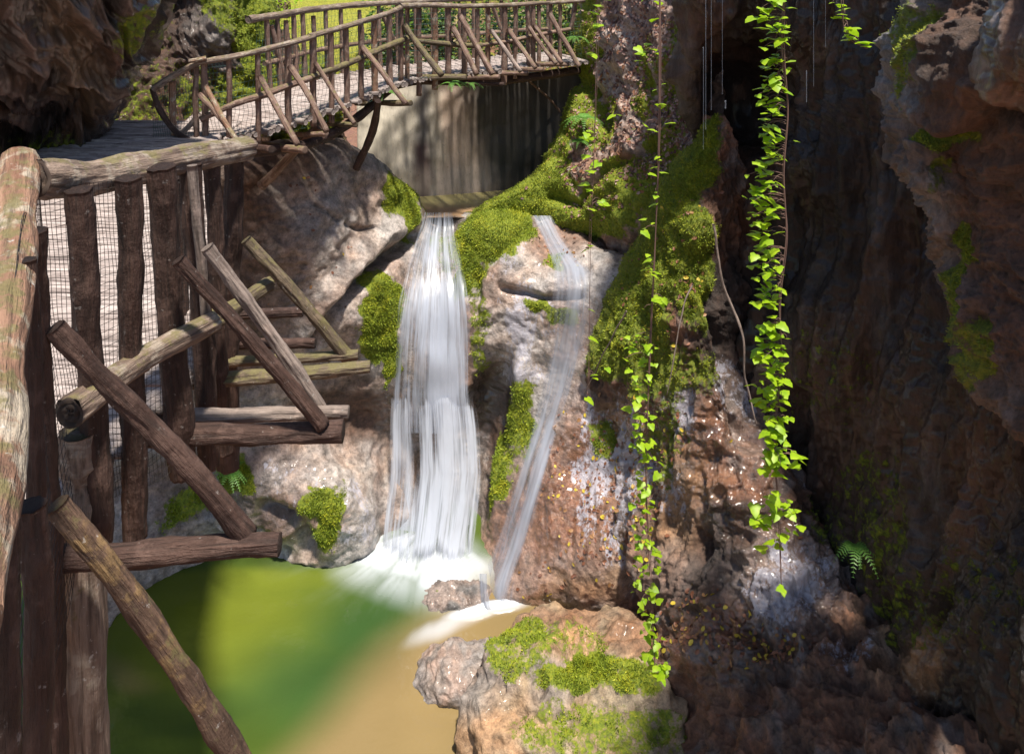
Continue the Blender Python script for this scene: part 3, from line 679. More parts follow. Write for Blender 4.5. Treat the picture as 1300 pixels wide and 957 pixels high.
# second stream
stream('side_stream', [(274,668,708),(300,679,722),(322,686,742),(340,688,762),(360,686,770),(400,682,768),(450,676,758),(500,668,742),(550,658,722),(600,644,706),(650,628,692),(700,612,680),(740,600,666),(778,588,662)], M_veil, 60, 300, .05, ew=.38,
   dens=lambda U, X, Y: np.interp(Y, [274, 300, 345, 365, 450, 560, 640, 720, 778], [.55, .45, .6, .45, .42, .5, .46, .42, .65])+.35*line(X, Y, [(690,280),(705,310),(722,335),(748,348)], 9)+.4*line(X, Y, [(700,540),(686,600),(668,660),(650,710),(630,760)], 9)+.12*line(X, Y, [(725,380),(710,480)], 20))
stream('side_stream', [(728,607,619),(750,609,619),(774,603,625)], M_veil, 14, 40, .35, lambda U, X, Y: .8+0*X)

# ------------------------------------------------------------------ boulders
def boulder(name, px, py, d, r, seed, paint, label, cat='boulder', amp=.12, n=(150, 240)):
    c0 = P(px, py, d); th = np.linspace(0, math.pi, n[0])[:, None]; ph = np.linspace(0, 2*math.pi, n[1], endpoint=False)[None]
    S = np.stack([np.sin(th)*np.cos(ph), np.sin(th)*np.sin(ph), np.cos(th)+0*ph], -1).reshape(-1, 3)
    sc = np.sign(S)*np.abs(S)**.85
    V = c0+sc*np.array(r)
    k = amp*min(r)
    dd = k*2.2*fbm(V, .9/min(r), 3, seed=seed)+k*.6*ridged(V, 2.2/min(r), 4, seed=seed+1)+k*.15*fbm(V, 9/min(r), 3, seed=seed+2)
    V = V+S*dd[:, None]
    qx, qy = proj(V); n1 = fbm(V, 2.5, 3, seed=3)*12
    col, moss, wet = paint(V, qx+n1, qy+n1, dd)
    o = mesh_obj(name, V-c0, gridfaces(n[0], n[1], True), M_rock, attrs={'col': ('FLOAT_COLOR', col), 'moss': ('FLOAT', moss), 'wet': ('FLOAT', wet)})
    o.location = c0; tag(o, label, cat)
    o_data[name+str(seed)] = (V.reshape(n[0], n[1], 3),)
    return o
def bp1(V, px, py, dd):
    c = lay(full(px, TAN*.68), (OCHRE, sm(-.1, .4, fbm(V, 1.5, 3, seed=151))*.7), (GREY, blobs(px, py, [(.8,600,850,45,60),(.6,700,870,30,40)])), (BROWN, blobs(px, py, [(.7,700,785,90,12,-5,.7),(.6,820,800,60,30)])))
    m = blobs(px, py, [(.75,655,805,50,18,-12),(.85,740,855,60,24,-12),(.6,640,830,22,30),(.75,800,860,40,22),(.45,700,820,80,40),(.6,770,930,120,40)])
    return c, m+.12*fbm(V, 3, 3, seed=152), np.full(len(px), .25)
boulder('boulder', 745, 915, 6.85, (1.38, 1.0, .88), 160, bp1, 'large tan boulder with green moss patches at the bottom of the wet slope', amp=.13)
def bp2(V, px, py, dd): return lay(full(px, GREY), (PINK, sm(-.1, .4, fbm(V, 3, 3, seed=153)))), np.full(len(px), .05), np.full(len(px), .3)
def bp3(V, px, py, dd): return lay(full(px, PINK*.8), (GREY*.6, sm(-.1, .4, fbm(V, 3, 3, seed=154)))), blob(px, py, 530, 735, 16, 8)*.7, np.full(len(px), .45)
boulder('boulder', 590, 868, 7.25, (.56, .42, .36), 170, bp2, 'small grey boulder at the pool edge left of the mossy boulder', amp=.10, n=(110, 170))
boulder('boulder', 580, 766, 8.3, (.50, .27, .20), 180, bp3, 'low wet rounded boulder between the waterfall foam and the side stream', amp=.12, n=(110, 170))

# ------------------------------------------------------------------ logs
def catmull(pts, n):
    p = np.array(pts, float)
    if len(p) == 2: return p[0]+(p[1]-p[0])*np.linspace(0, 1, n)[:, None]
    q = np.vstack([2*p[0]-p[1], p, 2*p[-1]-p[-2]]); t = np.linspace(0, len(p)-1-1e-6, n); i = t.astype(int); f = (t-i)[:, None]
    a, b, c, d = q[i], q[i+1], q[i+2], q[i+3]
    return .5*((2*b)+(-a+c)*f+(2*a-5*b+4*c-d)*f*f+(-a+3*b-3*c+d)*f**3)
LOGN = [0]
def log_geo(pts, r0, r1, sides=16, seg=.03, wob=.35, rough=.10, flat=0):
    LOGN[0] += 1; sd = LOGN[0]*3.7
    pts = np.array(pts, float); L_ = np.linalg.norm(np.diff(pts, axis=0), axis=1).sum()
    n = int(max(4, min(160, L_/seg)))
    C = catmull(pts, n); s = np.linspace(0, L_, n)
    rm = (r0+r1)/2
    C = C+wob*rm*np.stack([fbm(np.c_[s*1.1+sd, s*0+k*9, s*0], 1, 2, seed=sd) for k in range(3)], -1)*np.sin(np.linspace(.25, math.pi-.25, n))[:, None]
    T = np.gradient(C, axis=0); T /= np.linalg.norm(T, axis=1)[:, None]
    ref = np.array([0, 0, 1.]) if abs(T[0, 2]) < .8 else np.array([0, 1., 0])
    A = np.cross(T, ref); A /= np.linalg.norm(A, axis=1)[:, None]; Bv = np.cross(T, A)
    th = np.linspace(0, 2*math.pi, sides, endpoint=False)
    rad = np.interp(s, [0, L_], [r0, r1])
    ct, st = np.cos(th), np.sin(th)
    lc = np.stack([np.repeat((rm*ct)[None], n, 0), np.repeat((rm*st)[None], n, 0), np.repeat(s[:, None], sides, 1)], -1)+np.array([sd, sd*.7, 0])
    q = lc.reshape(-1, 3)
    rr = 1+rough*(fbm(q, 1/rm*.6, 2, (1, 1, .25), seed=5)+.7*ridged(q, 1.5/rm, 3, (1, 1, .12), 6)).reshape(n, sides)+.14*pn(q*np.array([3, 3, 5])).reshape(n, sides)
    off = rad[:, None]*rr
    V = C[:, None]+off[..., None]*(A[:, None]*ct[None, :, None]+Bv[:, None]*st[None, :, None])
    V = V.reshape(-1, 3); F_ = gridfaces(n, sides, True)
    # caps as fans of quads (centre ring + point)
    caps = []
    vl = [V]; ll = [q]; base = len(V)
    for e, sgn in ((0, -1), (n-1, 1)):
        ring = V[e*sides:(e+1)*sides]; cen = ring.mean(0)
        vl.append(cen+(ring-cen)*.55+T[e]*sgn*rad[e]*.06); ll.append(q[e*sides:(e+1)*sides]*.98)
        vl.append(cen[None]+T[e]*sgn*rad[e]*.02); ll.append(np.array([[sd, sd*.7, s[e]]]))
        o1 = base; base += sides+1
        for k in range(sides):
            k2 = (k+1) % sides
            caps.append([e*sides+k, e*sides+k2, o1+k2, o1+k]); 
            caps.append([o1+k, o1+k2, o1+sides, o1+sides])
    V = np.vstack(vl); Q = np.vstack(ll)
    faces = F_.tolist()+[c if c[2] != c[3] else c[:3] for c in caps]
    return V, faces, Q
def merge(geos):
    V = []; Fc = []; Q = []; o = 0
    for v, f, q in geos:
        V.append(v); Q.append(q); Fc += [[i+o for i in x] for x in f]; o += len(v)
    return np.vstack(V), Fc, np.vstack(Q)
def log(name, pts, r0, r1, m, parent, **k):
    V, Fc, Q = log_geo(pts, r0, r1, **k)
    me = bpy.data.meshes.new(name); me.from_pydata(V.tolist(), [], Fc); me.shade_smooth()
    a = me.attributes.new('lc', 'FLOAT_VECTOR', 'POINT'); a.data.foreach_set('vector', Q.ravel())
    o = bpy.data.objects.new(name, me); COL.objects.link(o); me.materials.append(m)
    if parent: adopt(o, parent)
    return o
def geo_obj(name, geo, m, parent):
    V, Fc, Q = geo
    me = bpy.data.meshes.new(name); me.from_pydata(V.tolist(), [], Fc); me.shade_smooth()
    a = me.attributes.new('lc', 'FLOAT_VECTOR', 'POINT'); a.data.foreach_set('vector', Q.ravel())
    o = bpy.data.objects.new(name, me); COL.objects.link(o); me.materials.append(m)
    if parent: adopt(o, parent)
    return o
def pl(name, pts, w0, w1, m, parent, **k):
    """log through pixel points (px, py, depth) with widths in pixels at its two ends"""
    W = [P(*p) for p in pts]
    return log(name, W, w0*pts[0][2]/F/2, w1*pts[-1][2]/F/2, m, parent, **k)
def wires(name, quad, nu, nv, r, m, parent, jit=.15):
    """wire netting over a quad strip: list of (bottom, top) world pairs"""
    V = []; Fc = []
    B_ = np.array([q[0] for q in quad]); T_ = np.array([q[1] for q in quad])
    def at(u, v):
        b = np.array([np.interp(u, np.linspace(0, 1, len(B_)), B_[:, k]) for k in range(3)])
        t_ = np.array([np.interp(u, np.linspace(0, 1, len(T_)), T_[:, k]) for k in range(3)])
        return b+(t_-b)*v
    def tube(pts):
        o = len(V); n = len(pts)
        for i, p in enumerate(pts):
            d = pts[min(i+1, n-1)]-pts[max(i-1, 0)]; d = d/np.linalg.norm(d)
            a = np.cross(d, [.3, .2, .9]); a /= np.linalg.norm(a); b = np.cross(d, a)
            for k in range(3):
                th = k*2.094; V.append(p+r*(a*math.cos(th)+b*math.sin(th)))
        for i in range(n-1):
            for k in range(3): Fc.append([o+i*3+k, o+i*3+(k+1) % 3, o+(i+1)*3+(k+1) % 3, o+(i+1)*3+k])
    def wob(u, v): return at(u+.004*math.sin(v*17+u*31)*jit*4, v+.006*math.sin(u*23+v*11)*jit*4)+np.array([0, .012*math.sin(u*9+v*7), 0])
    for i in range(nu+1):
        tube([wob(i/nu, j/14) for j in range(15)])
    for j in range(nv+1):
        tube([wob(i/24, j/nv) for i in range(25)])
    me = bpy.data.meshes.new(name); me.from_pydata([v.tolist() for v in V], [], Fc); me.shade_smooth()
    o = bpy.data.objects.new(name, me); COL.objects.link(o); me.materials.append(m); adopt(o, parent); return o

# ---- near walkway
DZ = 6.42          # centre height of the cross beams; the poles of the deck lie on them
nw = empty('wooden_walkway', (-2.4, 4, DZ), 'nearby rustic log walkway with netted log railing and pole deck in the left foreground', 'walkway')
HQ = dict(sides=44, seg=.012, rough=.16)
rail_a = pl('top_rail', [(40,228,2.25),(120,222,2.5),(220,206,2.9),(314,188,3.4)], 50, 30, W_rail, nw, **HQ)
def cut_end(rail, p, direction, r):
    d = np.array(direction, float); d /= np.linalg.norm(d); a = np.cross(d, [0, 0, 1.]); a /= np.linalg.norm(a); b = np.cross(d, a)
    V = []; n = 40
    for k in range(7):
        rr = r*(1-k/6)
        for j in range(n):
            th = j/n*6.2832; q = 1+.05*math.sin(th*3+k)
            V.append(p+d*(.006*math.sin(k*2.4)+.004+.003*math.sin(th*5+k))+rr*q*(a*math.cos(th)+b*math.sin(th)))
    o = mesh_obj('cut_end', np.array(V), gridfaces(7, n, True), m_end); bpy.context.view_layer.update(); adopt(o, rail); return o
rails_ = []
pl('top_rail', [(24,205,2.28),(20,300,1.95),(8,430,1.5),(-22,600,1.05),(-60,800,.75)], 42, 130, W_red, nw, sides=48, seg=.01, rough=.10)
posts = [((101,240,2.3),(128,690,2.3),33,33,W_bark),((162,226,2.5),(173,684,2.5),30,30,W_bark),((203,212,2.7),(233,600,2.75),33,34,W_bark),((243,208,2.95),(264,592,2.95),26,26,W_bark),
 ((268,204,3.15),(286,575,3.15),19,22,W_bark),((297,198,3.35),(291,592,3.35),24,26,W_bark),((225,225,3.6),(235,520,3.6),22,22,W_bark)]
for a, b, w0, w1, m in posts: pl('post', [a, b], w0, w1, m, nw, wob=.5, **HQ)
pl('post', [(244,210,2.85),(252,300,2.85),(262,420,2.85)], 12, 12, W_grey, nw, sides=20, wob=.5)
pl('post', [(46,292,2.0),(56,480,2.05),(68,720,2.1),(74,1010,2.1)], 22, 28, W_bark, nw, **HQ)
pl('post', [(33,330,1.75),(45,560,1.75),(52,800,1.75),(55,1010,1.75)], 22, 26, W_bark, nw, **HQ)
pl('post', [(2,560,1.3),(8,760,1.3),(6,1010,1.3)], 40, 40, W_bark, nw, **HQ)
pl('post', [(40,640,1.55),(47,780,1.55),(40,1010,1.55)], 34, 40, W_bark, nw, **HQ)
pl('support_log', [(102,545,2.3),(108,700,2.3),(112,1100,2.3)], 50, 60, W_rail, nw, **HQ)
rail_b = pl('mid_rail', [(88,524,2.18),(175,462,2.5),(272,408,2.85)], 42, 26, W_rail, nw, **HQ)
pl('mid_rail', [(262,412,2.95),(300,388,3.1),(342,360,3.35)], 28, 20, W_moss, nw, **HQ)
for pts, w0, w1, m in [([(70,415,2.05),(190,540,2.15),(314,680,2.22)],24,30,W_bark),([(226,330,2.62),(318,432,2.7),(410,540,2.76)],18,20,W_bark),([(262,314,2.75),(335,412,2.82),(410,522,2.92)],16,18,W_grey),
   ([(312,304,3.25),(380,380,3.3),(446,460,3.38)],14,17,W_moss),([(72,640,1.85),(158,748,1.9),(248,880,1.95),(305,975,2.0)],28,36,W_brown)]:
    pl('brace', pts, w0, w1, m, nw, **HQ)
def zb(x0, y0, x1, y1, w, m, z=DZ, ext=.0):
    a, b = PZ(x0, y0, z), PZ(x1, y1, z); a = a+(a-b)/np.linalg.norm(b-a)*ext
    r = w*b[1]/F/2; log('cross_beam', [a, b], r*1.05, r, m, nw, **HQ)
zb(135,702,355,690,30,W_bark,ext=1.2); zb(225,553,436,547,26,W_bark,ext=1.4); zb(250,528,442,523,19,W_grey,DZ+.02,1.2); zb(345,477,470,466,17,W_moss,ext=1.0); zb(340,456,455,450,13,W_moss,DZ,1.0); zb(300,437,400,436,13,W_bark,DZ,.8); zb(290,400,385,396,13,W_bark,DZ,.8)
bpy.context.view_layer.update()
cut_end(rail_a, P(46,228,2.25)*1.0, P(40,228,2.25)-P(120,222,2.5), .062)
cut_end(rail_b, P(90,524,2.17), P(88,524,2.18)-P(175,462,2.5), .051)
# deck of thin poles
def inside_edge(y):   # x of the railing line at distance y
    return np.interp(y, [.0, .8, 1.75, 2.2, 2.7, 3.5, 4.6, 6.2, 7.4], [-1.0, -1.2, -1.52, -1.58, -1.52, -1.42, -1.95, -2.75, -3.1])
geos = []; y = .5
while y < 8.0:
    r = random.uniform(.020, .032) if y < 6 else random.uniform(.028, .036)
    x1 = inside_edge(y)+random.uniform(-.02, .015); x0 = -5.6
    zz = DZ+.085+random.uniform(-.006, .006); sl = random.uniform(-.012, .012)
    geos.append(log_geo([(x0, y-sl+.05, zz), (x0/2+x1/2, y, zz+random.uniform(-.01, .01)), (x1, y+sl-.05, zz)], r, r*random.uniform(.8, 1), sides=8, seg=.06, wob=.5, rough=.08))
    y += r*1.7
geo_obj('deck', merge(geos), W_deck, nw)
# netting
def pr(a, b, d0, d1=None): return (P(b[0], b[1], d1 or d0), P(a[0], a[1], d0))
wires('wire_netting', [pr((48,240),(95,640),2.3),pr((110,232),(133,635),2.36),pr((165,222),(178,620),2.56),pr((206,212),(236,585),2.78),pr((240,205),(262,570),3.0),pr((300,195),(296,560),3.4)], 52, 44, .0011, m_dwire, nw, .3)
wires('wire_netting', [pr((48,250),(100,700),2.25),pr((30,280),(60,900),1.9),pr((0,420),(20,1100),1.45)], 26, 40, .0011, m_dwire, nw, .3)

# ---- far footbridge
fbk = [(200,7.2),(250,7.25),(290,7.35),(330,7.6),(370,8.0),(420,8.65),(458,9.3),(500,10.2),(520,10.6),(580,11.0),(640,11.4),(740,12.1)]
def YB(px): return float(np.interp(px, [a for a, _ in fbk], [b for _, b in fbk]))
bridge = empty('footbridge', P(500, 120, 10), 'winding rustic pole footbridge with braced railings crossing above the upper pool', 'footbridge')
LQ = dict(sides=12, seg=.05, rough=.09)
def bl(name, pts, w0, w1, m, dd=0, **k):
    kk = dict(LQ); kk.update(k)
    return pl(name, [(x, y, YB(x)+dd) for x, y in pts], w0, w1, m, bridge, **kk)
bl('top_rail', [(194,113),(222,95),(256,77)], 9, 8, W_rail)
bl('top_rail', [(240,78),(252,76),(262,74)], 6, 6, W_red, -.05)
bl('top_rail', [(250,80),(300,72),(350,60),(398,46)], 7.5, 8, W_rail)
bl('top_rail', [(392,47),(440,33),(494,17),(514,7)], 8, 7, W_rail)
bl('top_rail', [(508,8),(545,7),(580,8),(640,7),(690,4),(742,1)], 7.5, 5, W_rail)
bl('curved_branch', [(193,112),(200,135),(212,158),(226,172),(245,179),(275,178)], 7, 8, W_bark, wob=.9)
bl('mid_rail', [(228,172),(240,160),(254,145)], 7, 7, W_grey, .05)
bl('mid_rail', [(254,152),(300,132),(340,118),(398,98)], 8, 8.5, W_far)
bl('mid_rail', [(394,99),(430,86),(470,68),(520,48)], 8.5, 8, W_moss)
bl('mid_rail', [(524,52),(560,56),(590,58),(612,58)], 7, 7, W_moss)
bl('mid_rail', [(608,58),(645,53),(680,45),(724,37)], 5, 5, W_far)
bposts = [(219,103,222,172,8),(249,85,250,178,7),(259,81,261,178,8),(290,76,291,174,7),(327,68,328,183,7),(366,55,367,168,8.5),(397,47,398,160,8.5),(420,41,421,156,7.5),(439,35,440,150,7.5),(458,27,459,130,7.5),(475,22,476,128,8),(494,16,495,118,8),
 (509,9,509,102,7),(517,9,517,104,6),(532,10,532,122,7),(552,10,552,114,7.5),(569,10,569,96,7.5),(589,11,589,96,7),(606,12,606,92,6),(620,9,620,94,6),(640,8,640,108,7.5),(654,8,654,100,5),(669,7,671,84,5),(677,6,677,82,6),(684,6,684,82,5),(699,6,699,78,5),(711,6,711,76,5),(731,3,724,40,6)]
for i, (x0, y0, x1, y1, w_) in enumerate(bposts):
    Y0 = YB(x0)+.04; pl('post', [(x0, y0, Y0), (x1, y1, Y0)], w_, w_*1.05, W_red if i in (13, 15, 19, 0, 10) else W_far, bridge, **LQ)
bbr = [((253,120),(283,155),(315,202),7.5,W_far),((261,110),(280,145),(300,178),7,W_red),((330,97),(352,138),(378,184),7.5,W_far),((368,84),(392,122),(415,167),8,W_far),((400,80),(424,118),(450,157),6,W_far),((459,59),(485,92),(516,132),7,W_far),
 ((513,32),(535,62),(561,96),8,W_moss),((574,34),(590,64),(605,95),7,W_far),((583,19),(603,55),(625,95),7.5,W_far),((623,38),(642,64),(661,91),5.5,W_grey),((645,37),(662,61),(680,87),6,W_far),((670,32),(688,58),(706,81),5,W_far),((678,32),(695,56),(713,81),5.5,W_far),((697,16),(715,48),(735,85),6,W_far)]
for a, m_, b, w_, mm in bbr:
    pl('brace', [(a[0], a[1], YB(a[0])-.05), (m_[0], m_[1], YB(a[0])-.2), (b[0], b[1], YB(a[0])-.42)], w_, w_, mm, bridge, **LQ)
for x0, x1, y0, y1, w_, mm in [(505,592,99,98,8,W_moss),(585,634,99,98,7,W_far),(618,670,93,93,6,W_far),(655,690,88,88,6,W_far),(664,722,82,82,6,W_far),(452,522,131,131,8,W_moss),(400,452,158,159,7,W_moss),(372,415,171,170,7,W_far),(322,388,183,191,10,W_far),(300,345,186,190,11,W_bark),(560,640,106,107,5,W_bark)]:
    ya = YB(x1)-.42; pl('cross_beam', [(x0, y0, ya+.5 if x0 < 500 else ya+.25), (x1, y1, ya)], w_, w_, mm, bridge, **LQ)
# support struts beneath
pl('strut', [(480,128,9.4),(472,170,9.7),(452,214,9.8)], 9, 11, W_bark, bridge, **LQ)
pl('strut', [(668,100,12.4),(700,128,13.0),(716,150,13.2)], 3, 3, W_far, bridge, **LQ)
pl('strut', [(405,160,8.6),(345,222,8.9),(332,236,8.95)], 12, 14, W_far, bridge, **LQ)
pl('side_beam', [(300,196,7.6),(360,188,8.1),(410,176,8.7),(460,145,9.6),(505,108,10.5),(560,104,11.1),(640,102,11.6),(735,90,12.3)], 14, 11, W_bark, bridge, sides=12, seg=.06)
# deck
edge = [P(x, y, YB(x)+.05) for x, y in [(205,196),(260,190),(300,187),(330,183),(370,171),(415,160),(455,138),(480,122),(505,103),(540,99),(590,97),(640,93),(690,86),(745,82)]]
E = catmull(edge, 400); E[:, 2] = np.interp(np.arange(400), [0, 130, 400], [6.42, 6.45, 6.53]); 
sl = np.r_[0, np.cumsum(np.linalg.norm(np.diff(E[:, :2], axis=0), axis=1))]
T = np.gradient(E[:, :2], axis=0); k_ = np.ones(61)/61
T = np.stack([np.convolve(np.pad(T[:, i], 30, mode='edge'), k_, 'valid') for i in (0, 1)], -1); T /= np.linalg.norm(T, axis=1)[:, None]
Nn = np.stack([-T[:, 1], T[:, 0]], -1)
WB = 1.25
geos = []; s_ = 0
while s_ < sl[-1]:
    i = int(np.searchsorted(sl, s_)); i = min(i, 399); e = E[i]; n_ = Nn[i]; r = random.uniform(.03, .045)
    a_ = e.copy(); a_[:2] -= n_*random.uniform(.0, .12); b_ = e.copy(); b_[:2] += n_*(WB+random.uniform(0, .1)); a_[2] += .03+random.uniform(-.006, .006); b_[2] = a_[2]
    geos.append(log_geo([a_, b_], r, r*.9, sides=8, seg=.12, wob=.4, rough=.06)); s_ += 1.9*r
geo_obj('deck', merge(geos), W_deck, bridge)
# far railing of the bridge
Ef = E.copy(); Ef[:, :2] += Nn*WB
i0 = int(np.argmin(np.abs(proj(Ef)[0]-330)))
def fr(i, h): p = Ef[int(min(i, 399))].copy(); p[2] += h; return p
idx = np.linspace(i0+10, 395, 21)
for j, i in enumerate(idx): log('post', [fr(i, 1.08+.05*math.sin(j*2.2)), fr(i, -.1)], .034, .04, W_far, bridge, **LQ)
log('top_rail', [fr(i, 1.12) for i in np.linspace(i0-6, i0+(395-i0)*.45, 6)], .05, .05, W_rail, bridge, **LQ)
log('top_rail', [fr(i, 1.12) for i in np.linspace(i0+(395-i0)*.43, 396, 6)], .045, .04, W_rail, bridge, **LQ)
log('mid_rail', [fr(i, .5) for i in np.linspace(i0+6, 395, 9)], .035, .035, W_far, bridge, **LQ)
for i in (i0+14, i0+110, i0+190): 
    a_ = fr(i, 1.0); b_ = fr(i+14, .05); log('brace', [a_, b_], .035, .04, W_far, bridge, **LQ)
q = []
for x, yt, yb in [(194,115,176),(222,98,176),(256,80,178),(300,74,180),(350,63,172),(398,50,160),(440,36,146),(494,20,116),(512,10,100),(580,11,97),(640,10,92),(690,8,84),(738,4,80)]:
    q.append((P(x, yb, YB(x)+.03), P(x, yt, YB(x)+.03)))
wires('wire_netting', q, 110, 13, .0022, m_wire, bridge, .2)
wires('wire_netting', [(fr(i, .02), fr(i, 1.08)) for i in np.linspace(i0, 396, 9)], 80, 12, .0022, m_wire, bridge, .2)

# ------------------------------------------------------------------ leaves
LEAF = np.array([(0, 0, 0), (.28, -.12, .02), (.52, .12, -.03), (.34, .42, .0), (.30, .62, -.02), (0, 1.0, -.1), (-.30, .62, -.02), (-.34, .42, 0), (-.52, .12, -.03), (-.28, -.12, .02), (0, .42, .08)])
LF = [(10, i, i+1) for i in range(0, 9)]+[(10, 9, 0)]
def add_leaf(V, Fc, pos, size, yaw, pitch, roll, shape=LEAF):
    v = shape*size
    cr, sr = math.cos(roll), math.sin(roll); v = v@np.array([[cr, 0, -sr], [0, 1, 0], [sr, 0, cr]])
    cp, sp = math.cos(pitch), math.sin(pitch); v = v@np.array([[1, 0, 0], [0, cp, sp], [0, -sp, cp]])
    cy, sy = math.cos(yaw), math.sin(yaw); v = v@np.array([[cy, sy, 0], [-sy, cy, 0], [0, 0, 1]])
    o = len(V); V.extend((v+pos).tolist()); Fc.extend([[a+o, b+o, c+o] for a, b, c in LF])
def vine(name, path, spots, size, label, d, stemr=.0035, spread=.02, group=None):
    """path: stem pixel points; spots: list of (px, py, count, radius px)"""
    top = P(path[0][0], path[0][1], d)
    root = empty(name, top, label, 'vine', group)
    S = [P(x, y, d+dz) for x, y, dz in [(p[0], p[1], p[2] if len(p) > 2 else 0) for p in path]]
    geos = [log_geo(S, stemr, stemr*.5, sides=7, seg=.02, wob=1.5, rough=.1)]
    geos.append(log_geo([s+np.array([.006*math.sin(i*1.7), .006*math.cos(i*2.1), 0]) for i, s in enumerate(S)], stemr*.7, stemr*.4, sides=6, seg=.02, wob=4, rough=.1))
    V = []; Fc = []
    sx = np.array([s for s in S])
    for (x, y, n, rx, ry) in spots:
        for _ in range(n):
            qx = x+random.gauss(0, rx*.5); qy = y+random.uniform(-ry, ry)
            p = P(qx, qy, d+random.gauss(0, spread))
            sz = size*random.uniform(.4, 1.2)
            add_leaf(V, Fc, p, sz, random.uniform(0, 6.28), random.uniform(-.6, .2), random.uniform(-.35, .35))
            if random.random() < .5:
                k = int(np.argmin(np.abs(sx[:, 2]-p[2]))); 
                zz = p[2]+.01; xx = np.interp(zz, sx[::-1, 2], sx[::-1, 0]); yy = np.interp(zz, sx[::-1, 2], sx[::-1, 1])
                geos.append(log_geo([(xx, yy, zz), ((xx+p[0])/2, (yy+p[1])/2, zz+.012), p], .0012, .0009, sides=4, seg=.02, wob=0, rough=0))
    geo_obj('stem', merge(geos), m_stem, root)
    me = bpy.data.meshes.new('foliage'); me.from_pydata(V, [], Fc); me.shade_smooth()
    o = bpy.data.objects.new('foliage', me); COL.objects.link(o); me.materials.append(M_leaf); adopt(o, root)
    return root
sp = []
for y in range(2, 600, 9):
    if 300 < y < 309 or 395 < y < 403: continue
    cx = np.interp(y, [0, 60, 130, 200, 250, 330, 420, 520, 600], [980, 985, 978, 975, 968, 976, 978, 980, 982]); rr = np.interp(y, [0, 100, 150, 180, 200, 400, 600], [22, 18, 20, 9, 22, 20, 22])
    if 150 < y < 162 or 56 < y < 66: continue
    sp.append((cx, y, 6 if y < 400 else 7, rr*.85, 6))
sp += [(1005,570,6,14,12),(1018,590,4,8,10),(985,640,12,22,18),(1000,650,8,10,12),(968,662,9,12,8),(1004,672,3,6,5),(985,690,6,14,9),(962,655,4,6,6),(993,748,2,5,4),(960,250,5,8,5),(1006,178,1,3,3),(955,490,2,6,4)]
vine('hanging_vine', [(998,-60),(993,60),(1000,140),(995,220),(998,300),(990,380),(993,460),(984,560),(988,650),(992,745)], sp, .047, 'long dense bright green leafy vine hanging straight down before the dark rock wall', 2.6)
sp = []
for y in range(435, 860, 9):
    cx = np.interp(y, [435, 480, 560, 640, 720, 800, 860], [822, 812, 818, 822, 816, 826, 836]); sp.append((cx, y, 3, 20, 7))
sp += [(815,440,6,22,14),(812,555,5,14,20),(836,10,3,14,16),(815,70,6,16,14),(830,60,4,20,14),(840,120,4,8,14),(825,165,4,14,10),(832,210,5,12,12),(835,250,4,8,10),(820,285,4,12,10),(830,350,5,10,12),(838,385,4,9,12),(800,440,2,8,8),(810,395,2,8,8),(828,330,3,9,10),(824,690,4,14,6),(845,850,6,12,8),(770,465,1,4,3)]
vine('hanging_vine', [(838,-60),(836,150),(832,300),(826,440),(820,600),(826,740),(832,860)], sp, .040, 'thin sparse leafy vine hanging in front of the mossy ridge and wet brown slope', 2.9)
sp = [(757,15,5,12,20),(752,60,3,8,10),(746,165,4,10,10),(750,210,5,14,12),(745,235,3,10,6),(760,262,3,8,8),(748,310,2,8,8),(755,480,2,8,6),(748,392,1,3,3),(752,430,1,3,3),(745,505,1,3,3),(785,140,2,6,6),(800,170,2,8,6)]
vine('hanging_vine', [(760,-60),(757,80),(754,200),(750,300),(748,420),(746,506)], sp, .05, 'faint short vine with few scattered leaves hanging over the leafy slope, leftmost of the vines', 3.0, stemr=.0015)
sp = [(1070,2,3,8,6),(1070,18,3,8,5),(1072,35,3,9,4),(1075,42,2,5,4),(1085,50,2,4,3),(1092,56,2,4,2),(1099,60,1,3,2),(1060,5,1,5,3)]
vine('hanging_vine', [(1066,-60),(1068,0),(1072,35),(1085,52),(1100,62)], sp, .045, 'short tip of a leafy vine dangling at the top beside the right rock', 2.2, stemr=.002)


# ------------------------------------------------------------------ fallen leaves
def litter(name, body, region, n, size, m, lift=.01):
    W, PX, PY, NN = o_data[body]
    w_ = region(PX, PY).ravel()*np.maximum(0, .2+NN[..., 2].ravel()); w_ = w_/w_.sum()
    ids = RNG.choice(len(w_), n, p=w_); V = []; Fc = []; rv = []
    Wf = W.reshape(-1, 3); Nf = NN.reshape(-1, 3)
    for i in ids:
        nn = Vector(Nf[i]); 
        a = nn.orthogonal().normalized(); b = nn.cross(a); th = random.uniform(0, 6.28)
        u = a*math.cos(th)+b*math.sin(th); v = nn.cross(u); s = size*random.uniform(.5, 1.3); c_ = Vector(Wf[i])+nn*lift
        tl = random.uniform(-.5, .5)
        o = len(V)
        for p in [(-.5, 0, 0), (-.15, .3, .1), (.3, .28, .05), (.6, 0, 0), (.3, -.28, .05), (-.15, -.3, .1)]:
            q_ = c_+u*(p[0]*s)+v*(p[1]*s)+nn*(p[2]*s+p[1]*s*tl); V.append(q_[:])
        Fc += [[o, o+1, o+2, o+3], [o, o+3, o+4, o+5]]; r_ = random.random(); rv += [r_]*6
    me = bpy.data.meshes.new(name); me.from_pydata(V, [], Fc)
    a = me.attributes.new('rnd', 'FLOAT', 'POINT'); a.data.foreach_set('value', rv)
    o = bpy.data.objects.new(name, me); COL.objects.link(o); me.materials.append(m); return o
o = litter('leaf_litter', 'leafy_slope', lambda X, Y: blobs(X, Y, [(1,790,60,55,90),(1,830,190,50,40),(.7,760,240,40,40),(.8,850,120,30,60),(.4,780,180,70,80)])+.01, 3000, .06, M_litter)
